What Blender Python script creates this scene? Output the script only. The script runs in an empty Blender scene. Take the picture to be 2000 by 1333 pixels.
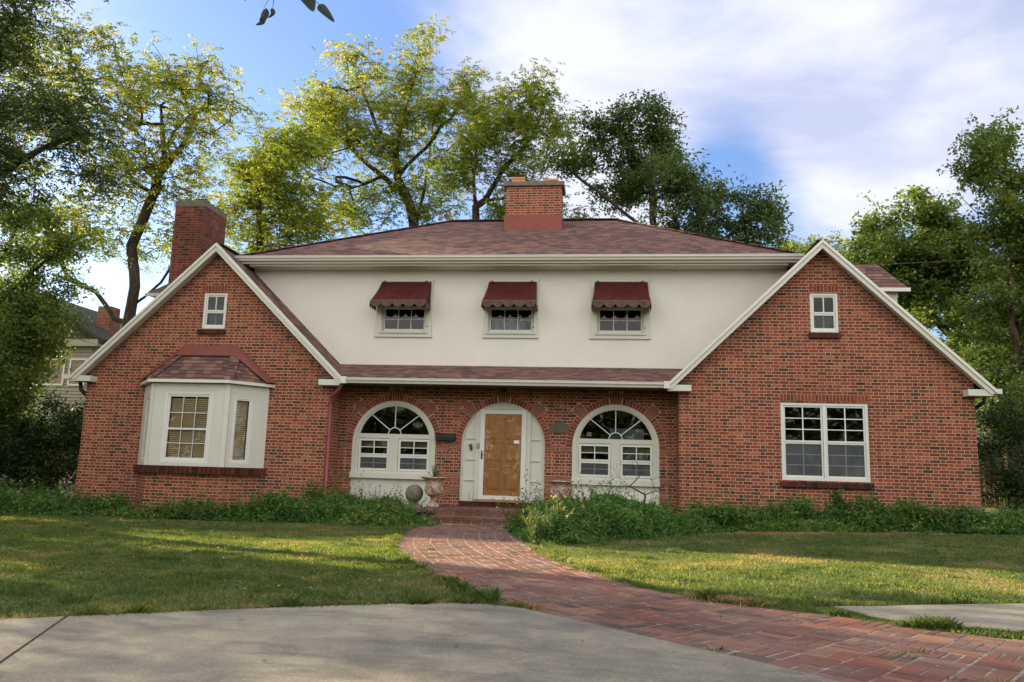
import bpy, math, random
import numpy as np
from mathutils import Vector, Matrix
from mathutils.geometry import tessellate_polygon, delaunay_2d_cdt

S = bpy.context.scene
C = S.collection
rad = math.radians
random.seed(7)

# ------------------------------------------------------------------ camera, sky, sun, exposure
cam = bpy.data.objects.new('camera', bpy.data.cameras.new('camera'))
C.objects.link(cam)
cam.data.sensor_width = 36.0
cam.data.lens = 28.08
cam.data.clip_start = 0.05
cam.data.clip_end = 2000
_r = Vector((0.99252062, 0.11854123, 0.02916847))
_u = Vector((-0.00932296, -0.16463421, 0.98631063))
_w = Vector((-0.1217206, 0.97920557, 0.16229769))
M = Matrix.Identity(4)
for i in range(3):
    M[i][0] = _r[i]; M[i][1] = _u[i]; M[i][2] = -_w[i]
M.translation = Vector((0, 0, 1.6))
cam.matrix_world = M
S.camera = cam

SUN_AZ = rad(156.4)       # direction to the sun in the XY plane, from +X counter-clockwise
SUN_EL = rad(15.5)
SUN_DIR = Vector((math.cos(SUN_AZ) * math.cos(SUN_EL), math.sin(SUN_AZ) * math.cos(SUN_EL), math.sin(SUN_EL)))
sun = bpy.data.objects.new('sun', bpy.data.lights.new('sun', 'SUN'))
C.objects.link(sun)
sun.data.energy = 5.0  
sun.data.angle = rad(0.55)
sun.data.color = (1.0, 0.80, 0.52)
sun.rotation_euler = SUN_DIR.to_track_quat('Z', 'Y').to_euler()

S.view_settings.view_transform = 'Standard'
S.view_settings.look = 'None'
S.view_settings.exposure = 1.9
S.view_settings.gamma = 1
S.view_settings.use_curve_mapping = False
S.cycles.max_bounces = 6
S.cycles.diffuse_bounces = 3
S.cycles.glossy_bounces = 3
S.cycles.transmission_bounces = 5
S.cycles.transparent_max_bounces = 8
S.cycles.caustics_reflective = False
S.cycles.caustics_refractive = False
S.cycles.use_denoising = True
S.cycles.sample_clamp_indirect = 4


class NT:
    """tiny helper to write node maths as expressions"""
    def __init__(s, tree):
        s.t = tree; s.n = tree.nodes; s.l = tree.links
    def put(s, sock, v):
        if v is None: return
        if isinstance(v, bpy.types.NodeSocket): s.l.new(v, sock)
        else: sock.default_value = v
    def node(s, typ, **kw):
        n = s.n.new(typ)
        for k, v in kw.items(): setattr(n, k, v)
        return n
    def m(s, op, a, b=None, c=None, clamp=False):
        n = s.node('ShaderNodeMath', operation=op, use_clamp=clamp)
        s.put(n.inputs[0], a); s.put(n.inputs[1], b); s.put(n.inputs[2], c)
        return n.outputs[0]
    def vm(s, op, a, b=None, scale=None):
        n = s.node('ShaderNodeVectorMath', operation=op)
        s.put(n.inputs[0], a); s.put(n.inputs[1], b)
        if scale is not None: s.put(n.inputs['Scale'], scale)
        return n.outputs[1] if op == 'DOT_PRODUCT' else n.outputs[0]
    def noise(s, vec, scale, detail=4, rough=0.5, dist=0.0):
        n = s.node('ShaderNodeTexNoise')
        s.put(n.inputs['Vector'], vec); n.inputs['Scale'].default_value = scale
        n.inputs['Detail'].default_value = detail; n.inputs['Roughness'].default_value = rough
        n.inputs['Distortion'].default_value = dist
        return n.outputs['Fac']
    def ramp(s, fac, stops, interp='LINEAR'):
        n = s.node('ShaderNodeValToRGB'); s.put(n.inputs[0], fac)
        cr = n.color_ramp; cr.interpolation = interp
        while len(cr.elements) < len(stops): cr.elements.new(0.5)
        for e, (p, c) in zip(cr.elements, stops):
            e.position = p; e.color = (*c, 1) if len(c) == 3 else c
        return n.outputs[0]
    def mix(s, fac, a, b, blend='MIX'):
        n = s.node('ShaderNodeMix', data_type='RGBA', blend_type=blend)
        s.put(n.inputs[0], fac)
        s.put(n.inputs[6], (*a, 1) if isinstance(a, tuple) and len(a) == 3 else a)
        s.put(n.inputs[7], (*b, 1) if isinstance(b, tuple) and len(b) == 3 else b)
        return n.outputs[2]
    def smooth(s, v, lo, hi, a=0.0, b=1.0):
        n = s.node('ShaderNodeMapRange', interpolation_type='SMOOTHSTEP')
        s.put(n.inputs[0], v); n.inputs[1].default_value = lo; n.inputs[2].default_value = hi
        n.inputs[3].default_value = a; n.inputs[4].default_value = b
        return n.outputs[0]


wd = bpy.data.worlds.new('World'); S.world = wd; wd.use_nodes = True
wt = NT(wd.node_tree)
for n in list(wt.n): wt.n.remove(n)
sky = wt.node('ShaderNodeTexSky', sky_type='NISHITA')
sky.sun_disc = False
sky.sun_elevation = SUN_EL
sky.sun_rotation = math.pi / 2 - SUN_AZ
sky.air_density = 1.0; sky.dust_density = 0.6; sky.ozone_density = 1.6
tc = wt.node('ShaderNodeTexCoord').outputs['Generated']
dirn = wt.vm('NORMALIZE', tc)
# high cloud sheet: noise stretched along one heading on a plane overhead
sep = wt.node('ShaderNodeSeparateXYZ'); wt.put(sep.inputs[0], dirn)
zz = wt.m('MAXIMUM', wt.m('ADD', sep.outputs[2], 0.12), 0.05)
px = wt.m('DIVIDE', sep.outputs[0], zz); py = wt.m('DIVIDE', sep.outputs[1], zz)
cmb = wt.node('ShaderNodeCombineXYZ')
wt.put(cmb.inputs[0], wt.m('ADD', wt.m('MULTIPLY', px, 0.75), wt.m('MULTIPLY', py, 0.45)))
wt.put(cmb.inputs[1], wt.m('ADD', wt.m('MULTIPLY', px, -0.35), wt.m('MULTIPLY', py, 1.0)))
wisp = wt.noise(cmb.outputs[0], 1.1, 8, 0.62, 0.4)
fine = wt.noise(cmb.outputs[0], 4.2, 6, 0.6, 0.3)
cov = wt.m('ADD', wt.m('MULTIPLY', wisp, 0.75), wt.m('MULTIPLY', fine, 0.25))
bias = 0.02
def blob(d, k, amp, prev):
    v = Vector(d).normalized()
    dt = wt.vm('DOT_PRODUCT', dirn, tuple(v))
    e = wt.m('POWER', 2.718, wt.m('MULTIPLY', wt.m('SUBTRACT', dt, 1.0), k))
    return wt.m('ADD', prev, wt.m('MULTIPLY', e, amp))
for d, k, a in [((0.20, 0.885, 0.42), 28, 0.34), ((-0.10, 0.87, 0.48), 70, 0.15), ((0.30, 0.89, 0.34), 70, 0.16), ((-0.55, 0.70, 0.47), 90, 0.12),
                ((-0.39, 0.83, 0.395), 50, -0.34), ((0.14, 0.925, 0.352), 500, -0.42), ((0.10, 0.93, 0.33), 500, -0.2), ((-0.60, 0.77, 0.22), 20, -0.10),
                ((0.37, 0.915, 0.166), 45, -0.42), ((0.115, 0.83, 0.55), 130, -0.20), ((0.20, 0.94, 0.285), 400, -0.24),
                ((0.1, -0.9, 0.4), 1.5, 0.45)]:  # last entry: cloud cover added behind the viewer for more light on the facade
    bias = blob(d, k, a, bias)
mask = wt.smooth(wt.m('ADD', cov, bias), 0.40, 0.76)
hor = wt.smooth(sep.outputs[2], -0.02, 0.06)
skyc = wt.mix(1.0, sky.outputs[0], (0.92, 1.0, 1.28), 'MULTIPLY')
thick = wt.noise(cmb.outputs[0], 2.3, 5, 0.55, 0.2)
cloudc = wt.ramp(thick, [(0.34, (2.9, 3.15, 4.25)), (0.58, (4.55, 4.6, 4.95))])
# unseen cloud behind the viewer, brightened and warmed to light the shaded facade
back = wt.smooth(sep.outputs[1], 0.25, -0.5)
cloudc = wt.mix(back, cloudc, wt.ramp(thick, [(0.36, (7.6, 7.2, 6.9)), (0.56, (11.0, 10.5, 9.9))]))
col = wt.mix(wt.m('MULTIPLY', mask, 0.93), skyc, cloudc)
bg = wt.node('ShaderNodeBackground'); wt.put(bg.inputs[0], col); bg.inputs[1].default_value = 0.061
out = wt.node('ShaderNodeOutputWorld'); wt.l.new(bg.outputs[0], out.inputs[0])


# ------------------------------------------------------------------ ground height
def gz(X, Y):
    X = np.asarray(X, float); Y = np.asarray(Y, float)
    t = np.clip((Y - 8) / 7, 0, 1); t = t * t * (3 - 2 * t)
    far = np.clip(.53 + .018 * (X + 3), .42, .74) + np.clip(np.minimum(Y, 30) - 15, 0, 15) * .01
    b = np.clip((1.5 - Y) / 5, 0, 1)
    return .60 * (1 - t) + far * t - .55 * b * b * (3 - 2 * b)


# ------------------------------------------------------------------ object helpers
ORG = {}
def tag(o, label=None, cat=None, group=None, kind=None):
    if label: o['label'] = label
    if cat: o['category'] = cat
    if group: o['group'] = group
    if kind: o['kind'] = kind
    return o
def thing(name, loc, label, cat, group=None):
    o = bpy.data.objects.new(name, None); C.objects.link(o)
    o.location = loc; ORG[o.name] = Vector(loc); o.empty_display_size = .2
    return tag(o, label, cat, group)
def link(me, name, mat, parent, origin=None):
    o = bpy.data.objects.new(name, me); C.objects.link(o)
    if mat:
        for mm in (mat if isinstance(mat, (list, tuple)) else [mat]): me.materials.append(mm)
    base = ORG[parent.name] if parent else Vector((0, 0, 0))
    if origin is None:
        origin = base if parent else Vector((0, 0, 0))
    origin = Vector(origin)
    me.transform(Matrix.Translation(-origin))
    o.parent = parent
    o.location = origin - base if parent else origin
    ORG[o.name] = origin
    return o
def autouv(me):
    uv = me.uv_layers.new(name='m')
    data = np.zeros(len(me.loops) * 2, dtype=np.float32)
    vs = me.vertices
    for p in me.polygons:
        n = p.normal
        if abs(n.z) > .995: t = Vector((1, 0, 0)); b = Vector((0, 1, 0))
        else:
            t = Vector((0, 0, 1)).cross(n).normalized(); b = n.cross(t)
            if abs(n.y) > abs(n.x):
                if t.x < 0: t = -t
            elif t.y < 0: t = -t
            if b.z < 0: b = -b
        for li in p.loop_indices:
            co = vs[me.loops[li].vertex_index].co
            data[li * 2] = co.dot(t); data[li * 2 + 1] = co.dot(b)
    uv.data.foreach_set('uv', data)

class MB:
    def __init__(s): s.v = []; s.f = []; s.a = []; s.sm = False
    def face(s, pts, a=0.5):
        i = len(s.v); s.v += [tuple(p) for p in pts]; s.f.append(tuple(range(i, i + len(pts)))); s.a.append(a)
    def box(s, x0, x1, y0, y1, z0, z1, a=None):
        if a is None: a = random.random()
        i = len(s.v)
        s.v += [(x0, y0, z0), (x1, y0, z0), (x1, y1, z0), (x0, y1, z0), (x0, y0, z1), (x1, y0, z1), (x1, y1, z1), (x0, y1, z1)]
        s.f += [tuple(i + k for k in q) for q in ((0, 3, 2, 1), (4, 5, 6, 7), (0, 1, 5, 4), (1, 2, 6, 5), (2, 3, 7, 6), (3, 0, 4, 7))]
        s.a += [a] * 6
        return s
    def prism(s, poly, axis, lo, hi, a=.5):
        """extrude a closed 2D polygon: axis 'y' -> poly in (x,z); 'x' -> (y,z); 'z' -> (x,y)"""
        def P(u, v, w): return {'y': (u, w, v), 'x': (w, u, v), 'z': (u, v, w)}[axis]
        A = [P(u, v, lo) for u, v in poly]; B = [P(u, v, hi) for u, v in poly]
        n = len(poly)
        tri = tessellate_polygon([[Vector((u, v, 0)) for u, v in poly]])
        i = len(s.v); s.v += A + B
        for t in tri:
            s.f.append((i + t[0], i + t[1], i + t[2])); s.a.append(a)
            s.f.append((i + n + t[2], i + n + t[1], i + n + t[0])); s.a.append(a)
        for k in range(n):
            s.f.append((i + k, i + (k + 1) % n, i + n + (k + 1) % n, i + n + k)); s.a.append(a)
        return s
    def obox(s, c, ax, ay, az, a=None):
        """box from centre and three half-axis vectors"""
        if a is None: a = random.random()
        c = Vector(c); ax = Vector(ax); ay = Vector(ay); az = Vector(az); i = len(s.v)
        for sz in (-1, 1):
            for sx, sy in ((-1, -1), (1, -1), (1, 1), (-1, 1)): s.v.append(tuple(c + ax * sx + ay * sy + az * sz))
        s.f += [tuple(i + k for k in q) for q in ((0, 3, 2, 1), (4, 5, 6, 7), (0, 1, 5, 4), (1, 2, 6, 5), (2, 3, 7, 6), (3, 0, 4, 7))]
        s.a += [a] * 6
        return s
    def tube(s, pts, r, n=8, a=.5, cap=True):
        pts = [Vector(p) for p in pts]
        rs = r if isinstance(r, (list, tuple)) else [r] * len(pts)
        i0 = len(s.v)
        for k, p in enumerate(pts):
            d = (pts[min(k + 1, len(pts) - 1)] - pts[max(k - 1, 0)]).normalized()
            ref = Vector((0, 0, 1)) if abs(d.z) < .9 else Vector((1, 0, 0))
            u = d.cross(ref).normalized(); w = d.cross(u)
            for q in range(n):
                t = 2 * math.pi * q / n
                s.v.append(tuple(p + u * math.cos(t) * rs[k] + w * math.sin(t) * rs[k]))
        for k in range(len(pts) - 1):
            for q in range(n):
                s.f.append((i0 + k * n + q, i0 + k * n + (q + 1) % n, i0 + (k + 1) * n + (q + 1) % n, i0 + (k + 1) * n + q)); s.a.append(a)
        if cap:
            s.f.append(tuple(i0 + q for q in range(n))); s.a.append(a)
            s.f.append(tuple(i0 + (len(pts) - 1) * n + q for q in reversed(range(n)))); s.a.append(a)
        return s
    def lathe(s, prof, c, n=32, a=.5):
        i0 = len(s.v)
        for r, z in prof:
            for q in range(n):
                t = 2 * math.pi * q / n
                s.v.append((c[0] + r * math.cos(t), c[1] + r * math.sin(t), c[2] + z))
        for k in range(len(prof) - 1):
            for q in range(n):
                s.f.append((i0 + k * n + q, i0 + k * n + (q + 1) % n, i0 + (k + 1) * n + (q + 1) % n, i0 + (k + 1) * n + q)); s.a.append(a)
        s.f.append(tuple(i0 + q for q in reversed(range(n)))); s.a.append(a)
        s.f.append(tuple(i0 + (len(prof) - 1) * n + q for q in range(n))); s.a.append(a)
        s.sm = True
        return s
    def build(s, name, mat, parent=None, origin=None, recalc=True, bevel=0):
        me = bpy.data.meshes.new(name)
        me.from_pydata(s.v, [], s.f)
        at = me.attributes.new('var', 'FLOAT', 'FACE'); at.data.foreach_set('value', np.array(s.a, dtype=np.float32))
        if recalc:
            import bmesh
            bm = bmesh.new(); bm.from_mesh(me); bmesh.ops.recalc_face_normals(bm, faces=bm.faces); bm.to_mesh(me); bm.free()
        me.update()
        autouv(me)
        if s.sm:
            me.polygons.foreach_set('use_smooth', [True] * len(me.polygons))
        o = link(me, name, mat, parent, origin)
        if bevel:
            b = o.modifiers.new('b', 'BEVEL'); b.width = bevel; b.segments = 2; b.limit_method = 'ANGLE'
        return o

def quads(name, V, var, mat, parent=None, origin=None, k=4):
    """big numpy mesh of separate k-gons; V is (n,k,3)"""
    n = len(V); me = bpy.data.meshes.new(name)
    me.vertices.add(n * k); me.vertices.foreach_set('co', V.reshape(-1).astype(np.float32))
    me.loops.add(n * k); me.loops.foreach_set('vertex_index', np.arange(n * k, dtype=np.int32))
    me.polygons.add(n); me.polygons.foreach_set('loop_start', np.arange(0, n * k, k, dtype=np.int32))
    me.polygons.foreach_set('loop_total', np.full(n, k, dtype=np.int32))
    at = me.attributes.new('var', 'FLOAT', 'FACE'); at.data.foreach_set('value', var.astype(np.float32))
    me.update(calc_edges=True)
    return link(me, name, mat, parent, origin)


# ------------------------------------------------------------------ materials
def newmat(name):
    m = bpy.data.materials.new(name); m.use_nodes = True
    t = NT(m.node_tree)
    for n in list(t.n): t.n.remove(n)
    o = t.node('ShaderNodeOutputMaterial')
    return m, t, o
def principled(t, o, col, rough=.7, bump=None, bstr=.3, bdist=.01, spec=.3, metal=0):
    p = t.node('ShaderNodeBsdfPrincipled')
    t.put(p.inputs['Base Color'], (*col, 1) if isinstance(col, tuple) and len(col) == 3 else col)
    t.put(p.inputs['Roughness'], rough); t.put(p.inputs['Specular IOR Level'], spec); t.put(p.inputs['Metallic'], metal)
    if bump is not None:
        b = t.node('ShaderNodeBump'); b.inputs['Strength'].default_value = bstr; b.inputs['Distance'].default_value = bdist
        t.put(b.inputs['Height'], bump); t.l.new(b.outputs[0], p.inputs['Normal'])
    t.l.new(p.outputs[0], o.inputs[0])
    return p
def uvxy(t):
    u = t.node('ShaderNodeUVMap'); s = t.node('ShaderNodeSeparateXYZ'); t.l.new(u.outputs[0], s.inputs[0])
    return u.outputs[0], s.outputs[0], s.outputs[1]
def objco(t): return t.node('ShaderNodeTexCoord').outputs['Object']
def attr(t, n='var'):
    a = t.node('ShaderNodeAttribute'); a.attribute_name = n; return a.outputs['Fac']

REDS = [(0.0, (.045, .028, .021)), (.05, (.080, .033, .021)), (.16, (.122, .036, .022)), (.38, (.168, .039, .024)), (.7, (.215, .050, .027)), (.9, (.26, .069, .033)), (1.0, (.29, .102, .050))]
def plainmat(name, c, rough=.6, var=.08, scale=6, bump=.1, spec=.3, metal=0, dirt=None):
    m, t, o = newmat(name)
    co = objco(t); n = t.noise(co, scale, 5, .6)
    c1 = tuple(max(0, x * (1 - var)) for x in c); c2 = tuple(x * (1 + var) for x in c)
    col = t.ramp(n, [(.3, c1), (.7, c2)])
    if dirt:
        d = t.smooth(t.noise(co, 1.3, 6, .7), .5, .75, 0, dirt[1])
        col = t.mix(d, col, dirt[0])
    principled(t, o, col, rough, t.noise(co, scale * 12, 3) if bump else None, bump, .004, spec, metal)
    return m
def streaky(name, c):
    m, t, o = newmat(name); co = objco(t)
    n = t.noise(co, 1.1, 5, .6); mp = t.node('ShaderNodeMapping'); mp.inputs['Scale'].default_value = (5, 5, .35); t.l.new(co, mp.inputs[0])
    st = t.smooth(t.noise(mp.outputs[0], 1.6, 5, .65), .5, .75, 0, .12); bl = t.smooth(t.noise(co, .6, 4, .6), .45, .7, 0, .35)
    col = t.ramp(n, [(.3, tuple(x * .96 for x in c)), (.7, tuple(min(1, x * 1.03) for x in c))])
    col = t.mix(st, col, t.mix(1, col, (.86, .84, .80), 'MULTIPLY')); col = t.mix(bl, col, t.mix(1, col, (.93, .92, .93), 'MULTIPLY'))
    principled(t, o, col, .92, t.noise(co, 28, 4, .6), .4, .008, .12)
    return m
def brickwall(name, mortar=(0.49, 0.355, 0.25), dark=1.0):
    m, t, o = newmat(name)
    uv, u, v = uvxy(t)
    U = .307; H = .0677; a = .672
    wob = t.m('MULTIPLY', t.m('SUBTRACT', t.noise(uv, 2.2, 2), .5), .012)
    vv = t.m('DIVIDE', t.m('ADD', v, wob), H)
    row = t.m('FLOOR', vv); q = t.m('SUBTRACT', vv, row)
    par = t.m('MULTIPLY', t.m('FLOORED_MODULO', row, 2), .5)
    jit = t.node('ShaderNodeTexWhiteNoise', noise_dimensions='1D'); t.put(jit.inputs['W'], row)
    uu = t.m('ADD', t.m('ADD', t.m('DIVIDE', u, U), par), t.m('MULTIPLY', jit.outputs[0], .07))
    cell = t.m('FLOOR', uu); p = t.m('SUBTRACT', uu, cell)
    isb = t.m('GREATER_THAN', p, a)
    s1 = t.m('MINIMUM', p, t.m('ABSOLUTE', t.m('SUBTRACT', a, p)))
    s2 = t.m('MINIMUM', s1, t.m('SUBTRACT', 1, p))
    dx = t.m('MULTIPLY', s2, U)
    dz = t.m('MULTIPLY', t.m('MINIMUM', q, t.m('SUBTRACT', 1, q)), H)
    edge = t.m('MULTIPLY', t.m('SUBTRACT', t.noise(uv, 45, 2), .5), .0035)
    dd = t.m('ADD', t.m('MINIMUM', dx, dz), edge)
    bm = t.smooth(dd, .0050, .0080)
    wn = t.node('ShaderNodeTexWhiteNoise', noise_dimensions='3D')
    cb = t.node('ShaderNodeCombineXYZ'); t.put(cb.inputs[0], cell); t.put(cb.inputs[1], row); t.put(cb.inputs[2], isb)
    t.l.new(cb.outputs[0], wn.inputs[0])
    big = t.m('MULTIPLY', t.m('SUBTRACT', t.noise(uv, .7, 3), .45), .5)
    # headers are more often dark than stretchers
    idv = t.m('SUBTRACT', t.m('ADD', wn.outputs[0], big), t.m('MULTIPLY', isb, .10), clamp=True)
    bc = t.ramp(idv, REDS)
    grain = t.noise(uv, 60, 4, .7)
    bc = t.mix(t.smooth(grain, .35, .75, 0, .45), bc, t.mix(1, bc, (1.5, 1.35, 1.2), 'MULTIPLY'))
    mc = t.mix(t.noise(uv, 3.0, 4), mortar, tuple(x * .62 for x in mortar))
    st = t.smooth(t.noise(uv, .45, 6, .7), .48, .72, 0, .55)
    c = t.mix(bm, mc, bc)
    c = t.mix(st, c, t.mix(1, c, (.68, .62, .60), 'MULTIPLY'))
    c = t.mix(t.smooth(t.noise(uv, .9, 6, .75), .60, .74, 0, .16), c, (.42, .34, .30))
    if dark < 1:
        c = t.mix(t.smooth(t.noise(uv, 1.1, 5, .7), .3, .6, .35, 1), c, t.mix(1, c, (dark, dark * .92, dark * .95), 'MULTIPLY'))
    ht = t.m('ADD', bm, t.m('MULTIPLY', grain, .25))
    principled(t, o, c, .85, ht, .55, .006, .2)
    return m
def brickpieces(name, dull=1.0, tint=None, moss=0.0):
    """bricks modelled one by one; the face attribute picks each brick's colour"""
    m, t, o = newmat(name)
    a = attr(t); co = objco(t)
    c = t.ramp(a, REDS)
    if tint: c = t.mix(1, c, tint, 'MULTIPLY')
    g = t.noise(co, 40, 5, .7)
    c = t.mix(t.smooth(g, .4, .75, 0, .5), c, t.mix(1, c, (1.7, 1.5, 1.35), 'MULTIPLY'))
    if moss:
        c = t.mix(t.smooth(t.noise(co, 1.7, 4, .6), .35, .65, .12, .45), c, (.185, .145, .128))
        mk = t.smooth(t.noise(co, 2.4, 6, .75), .5, .72, 0, moss)
        c = t.mix(mk, c, t.ramp(t.noise(co, 6, 3), [(.35, (.15, .115, .09)), (.65, (.25, .19, .15))]))
    principled(t, o, c, .82, g, .5, .004, .25)
    return m
def shingles(name):
    m, t, o = newmat(name)
    uv, u, v = uvxy(t)
    H = .135
    vv = t.m('DIVIDE', v, H); row = t.m('FLOOR', vv); q = t.m('SUBTRACT', vv, row)
    jit = t.node('ShaderNodeTexWhiteNoise', noise_dimensions='1D'); t.put(jit.inputs['W'], row)
    uu = t.m('ADD', t.m('DIVIDE', u, .19), t.m('MULTIPLY', jit.outputs[0], 5))
    cell = t.m('FLOOR', uu); p = t.m('SUBTRACT', uu, cell)
    cb = t.node('ShaderNodeCombineXYZ'); t.put(cb.inputs[0], cell); t.put(cb.inputs[1], row)
    wn = t.node('ShaderNodeTexWhiteNoise', noise_dimensions='2D'); t.l.new(cb.outputs[0], wn.inputs[0])
    blend = t.noise(uv, 2.0, 5, .6)
    idv = t.m('ADD', t.m('MULTIPLY', wn.outputs[0], .7), t.m('MULTIPLY', t.m('SUBTRACT', blend, .2), .25), clamp=True)
    c = t.ramp(idv, [(0, (.062, .042, .044)), (.3, (.110, .066, .060)), (.55, (.155, .086, .068)), (.8, (.20, .112, .084)), (1, (.145, .12, .125))])
    gr = t.noise(uv, 120, 3, .7)
    c = t.mix(t.smooth(gr, .4, .7, 0, .35), c, t.mix(1, c, (1.5, 1.5, 1.5), 'MULTIPLY'))
    lip = t.smooth(q, .04, .20); gap = t.smooth(t.m('MINIMUM', p, t.m('SUBTRACT', 1, p)), .01, .04)
    gg = t.m('MAXIMUM', gap, t.m('GREATER_THAN', wn.outputs[0], .45))
    c = t.mix(t.m('MULTIPLY', lip, t.m('ADD', t.m('MULTIPLY', gg, .5), .5)), (.022, .016, .017), c)
    ht = t.m('SUBTRACT', lip, t.m('MULTIPLY', q, .55))
    principled(t, o, c, .9, ht, .8, .02, .15)
    return m
def leafmat(name, stops, trans=.45, tcol=(1.25, 1.2, .45), rough=.55):
    m, t, o = newmat(name)
    a = attr(t); c = t.ramp(a, stops)
    geo = t.node('ShaderNodeNewGeometry')
    c2 = t.mix(t.m('MULTIPLY', geo.outputs['Backfacing'], .35), c, t.mix(1, c, (1.3, 1.35, 1.3), 'MULTIPLY'))
    p = t.node('ShaderNodeBsdfPrincipled'); t.put(p.inputs['Base Color'], c2)
    p.inputs['Roughness'].default_value = rough; p.inputs['Specular IOR Level'].default_value = .35
    tr = t.node('ShaderNodeBsdfTranslucent'); t.put(tr.inputs[0], t.mix(1, c, (*tcol, 1), 'MULTIPLY'))
    mx = t.node('ShaderNodeMixShader'); mx.inputs[0].default_value = trans
    t.l.new(p.outputs[0], mx.inputs[1]); t.l.new(tr.outputs[0], mx.inputs[2]); t.l.new(mx.outputs[0], o.inputs[0])
    return m

MT = {}
MT['brick'] = brickwall('brick_wall')
MT['brickw'] = brickwall('brick_wall_weathered', (.30, .235, .19), .62)
MT['brickp'] = brickpieces('brick_trim')
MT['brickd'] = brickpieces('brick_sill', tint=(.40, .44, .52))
MT['pave'] = brickpieces('brick_paving', tint=(.68, .95, 1.15), moss=.5)
MT['stepb'] = brickpieces('brick_step', tint=(.66, 1.0, 1.1), moss=.5)
MT['mortar'] = plainmat('mortar', (.42, .31, .225), .9, .15, 8, .3)
MT['roof'] = shingles('roof_shingles')
MT['stucco'] = streaky('stucco', (.67, .655, .595))
MT['white'] = plainmat('white_paint', (.54, .54, .475), .45, .03, 3, .04, .4, dirt=((.52, .51, .44), .35))
MT['vinyl'] = plainmat('window_vinyl', (.61, .625, .59), .35, .02, 3, 0, .45)
MT['gutter'] = plainmat('gutter_paint', (.60, .60, .54), .35, .04, 2, 0, .5, dirt=((.5, .48, .4), .4))
MT['pinkpaint'] = plainmat('red_paint', (.23, .048, .055), .45, .08, 4, .05, .4)
MT['flash'] = plainmat('red_flashing', (.165, .050, .038), .6, .12, 5, .1, .3)
MT['flash2'] = plainmat('chimney_flashing', (.21, .060, .044), .6, .1, 5, .1, .3)
MT['clay'] = plainmat('clay_pot', (.52, .22, .12), .8, .12, 6, .2)
MT['cap'] = plainmat('concrete_cap', (.15, .125, .095), .9, .25, 5, .4)
MT['black'] = plainmat('black_metal', (.02, .021, .024), .45, .1, 5, .05)
MT['dark'] = plainmat('dark_metal', (.05, .045, .035), .5, .1, 5, .05)
MT['brass'] = plainmat('aged_brass', (.11, .095, .06), .45, .2, 8, .05, .5, .6)
MT['paper'] = plainmat('paper', (.75, .75, .74), .8, .02, 5, 0)
MT['plaque'] = plainmat('bronze_plaque', (.10, .082, .055), .6, .25, 9, .2, .4, .2)
MT['wood_dark'] = plainmat('wood_sill', (.27, .19, .085), .7, .2, 5, .1)
MT['blind'] = plainmat('wood_blind', (.42, .33, .19), .55, .15, 3, 0)
MT['curtain'] = plainmat('curtain', (.72, .73, .78), .9, .04, 4, 0)
MT['sheer'] = plainmat('sheer_curtain', (.30, .32, .33), .9, .3, 4, 0)
MT['room'] = plainmat('room_inside', (.035, .034, .03), .9, .2, 1, 0)
MT['siding'] = plainmat('neighbour_siding', (.30, .285, .225), .7, .06, 2, .1)  # darkened: the shade on the neighbouring house is put into this colour
MT['nroof'] = plainmat('neighbour_roof', (.055, .050, .036), .9, .25, 3, .2)
MT['ncurt'] = plainmat('neighbour_curtain', (.22, .19, .13), .9, .3, 6, 0)

def awning_mat():
    m, t, o = newmat('awning_fabric')
    co = objco(t)
    n = t.noise(co, 2.5, 5, .65); w = t.noise(co, 90, 2)
    c = t.ramp(n, [(.3, (.060, .013, .013)), (.7, (.115, .027, .025))])
    principled(t, o, c, .85, n, .15, .01, .15)
    return m
def valance_mat():
    m, t, o = newmat('awning_valance_fabric')
    co = objco(t)
    c = t.ramp(t.noise(co, 9, 5, .7), [(.35, (.075, .035, .030)), (.7, (.13, .095, .075))])
    principled(t, o, c, .9)
    return m
MT['awn'] = awning_mat(); MT['val'] = valance_mat()
def glass_mat(name, tint=(.50, .54, .54), refl=.62, rough=.02):
    m, t, o = newmat(name)
    fr = t.node('ShaderNodeFresnel'); fr.inputs[0].default_value = 1.5
    nz = t.node('ShaderNodeBump'); nz.inputs['Strength'].default_value = .12; nz.inputs['Distance'].default_value = .02
    t.put(nz.inputs['Height'], t.noise(objco(t), 1.6, 2))
    tr = t.node('ShaderNodeBsdfTransparent'); tr.inputs[0].default_value = (*tint, 1)
    gl = t.node('ShaderNodeBsdfGlossy'); gl.inputs['Roughness'].default_value = rough; t.l.new(nz.outputs[0], gl.inputs['Normal'])
    mx = t.node('ShaderNodeMixShader'); t.put(mx.inputs[0], t.m('MULTIPLY', t.m('ADD', fr.outputs[0], .03), refl, clamp=True))
    t.l.new(tr.outputs[0], mx.inputs[1]); t.l.new(gl.outputs[0], mx.inputs[2]); t.l.new(mx.outputs[0], o.inputs[0])
    return m
MT['glass'] = glass_mat('window_glass'); MT['clear'] = glass_mat('door_glass', (.97, .97, .96), .8)
def screen_mat():
    m, t, o = newmat('insect_screen')
    tr = t.node('ShaderNodeBsdfTransparent'); tr.inputs[0].default_value = (.8, .8, .8, 1)
    d = t.node('ShaderNodeBsdfDiffuse')
    t.put(d.inputs[0], t.ramp(t.noise(objco(t), 2.5, 4, .6), [(.3, (.10, .112, .125)), (.7, (.175, .19, .20))]))
    mx = t.node('ShaderNodeMixShader'); mx.inputs[0].default_value = .5
    t.l.new(tr.outputs[0], mx.inputs[1]); t.l.new(d.outputs[0], mx.inputs[2]); t.l.new(mx.outputs[0], o.inputs[0])
    return m
MT['screen'] = screen_mat()
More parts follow.
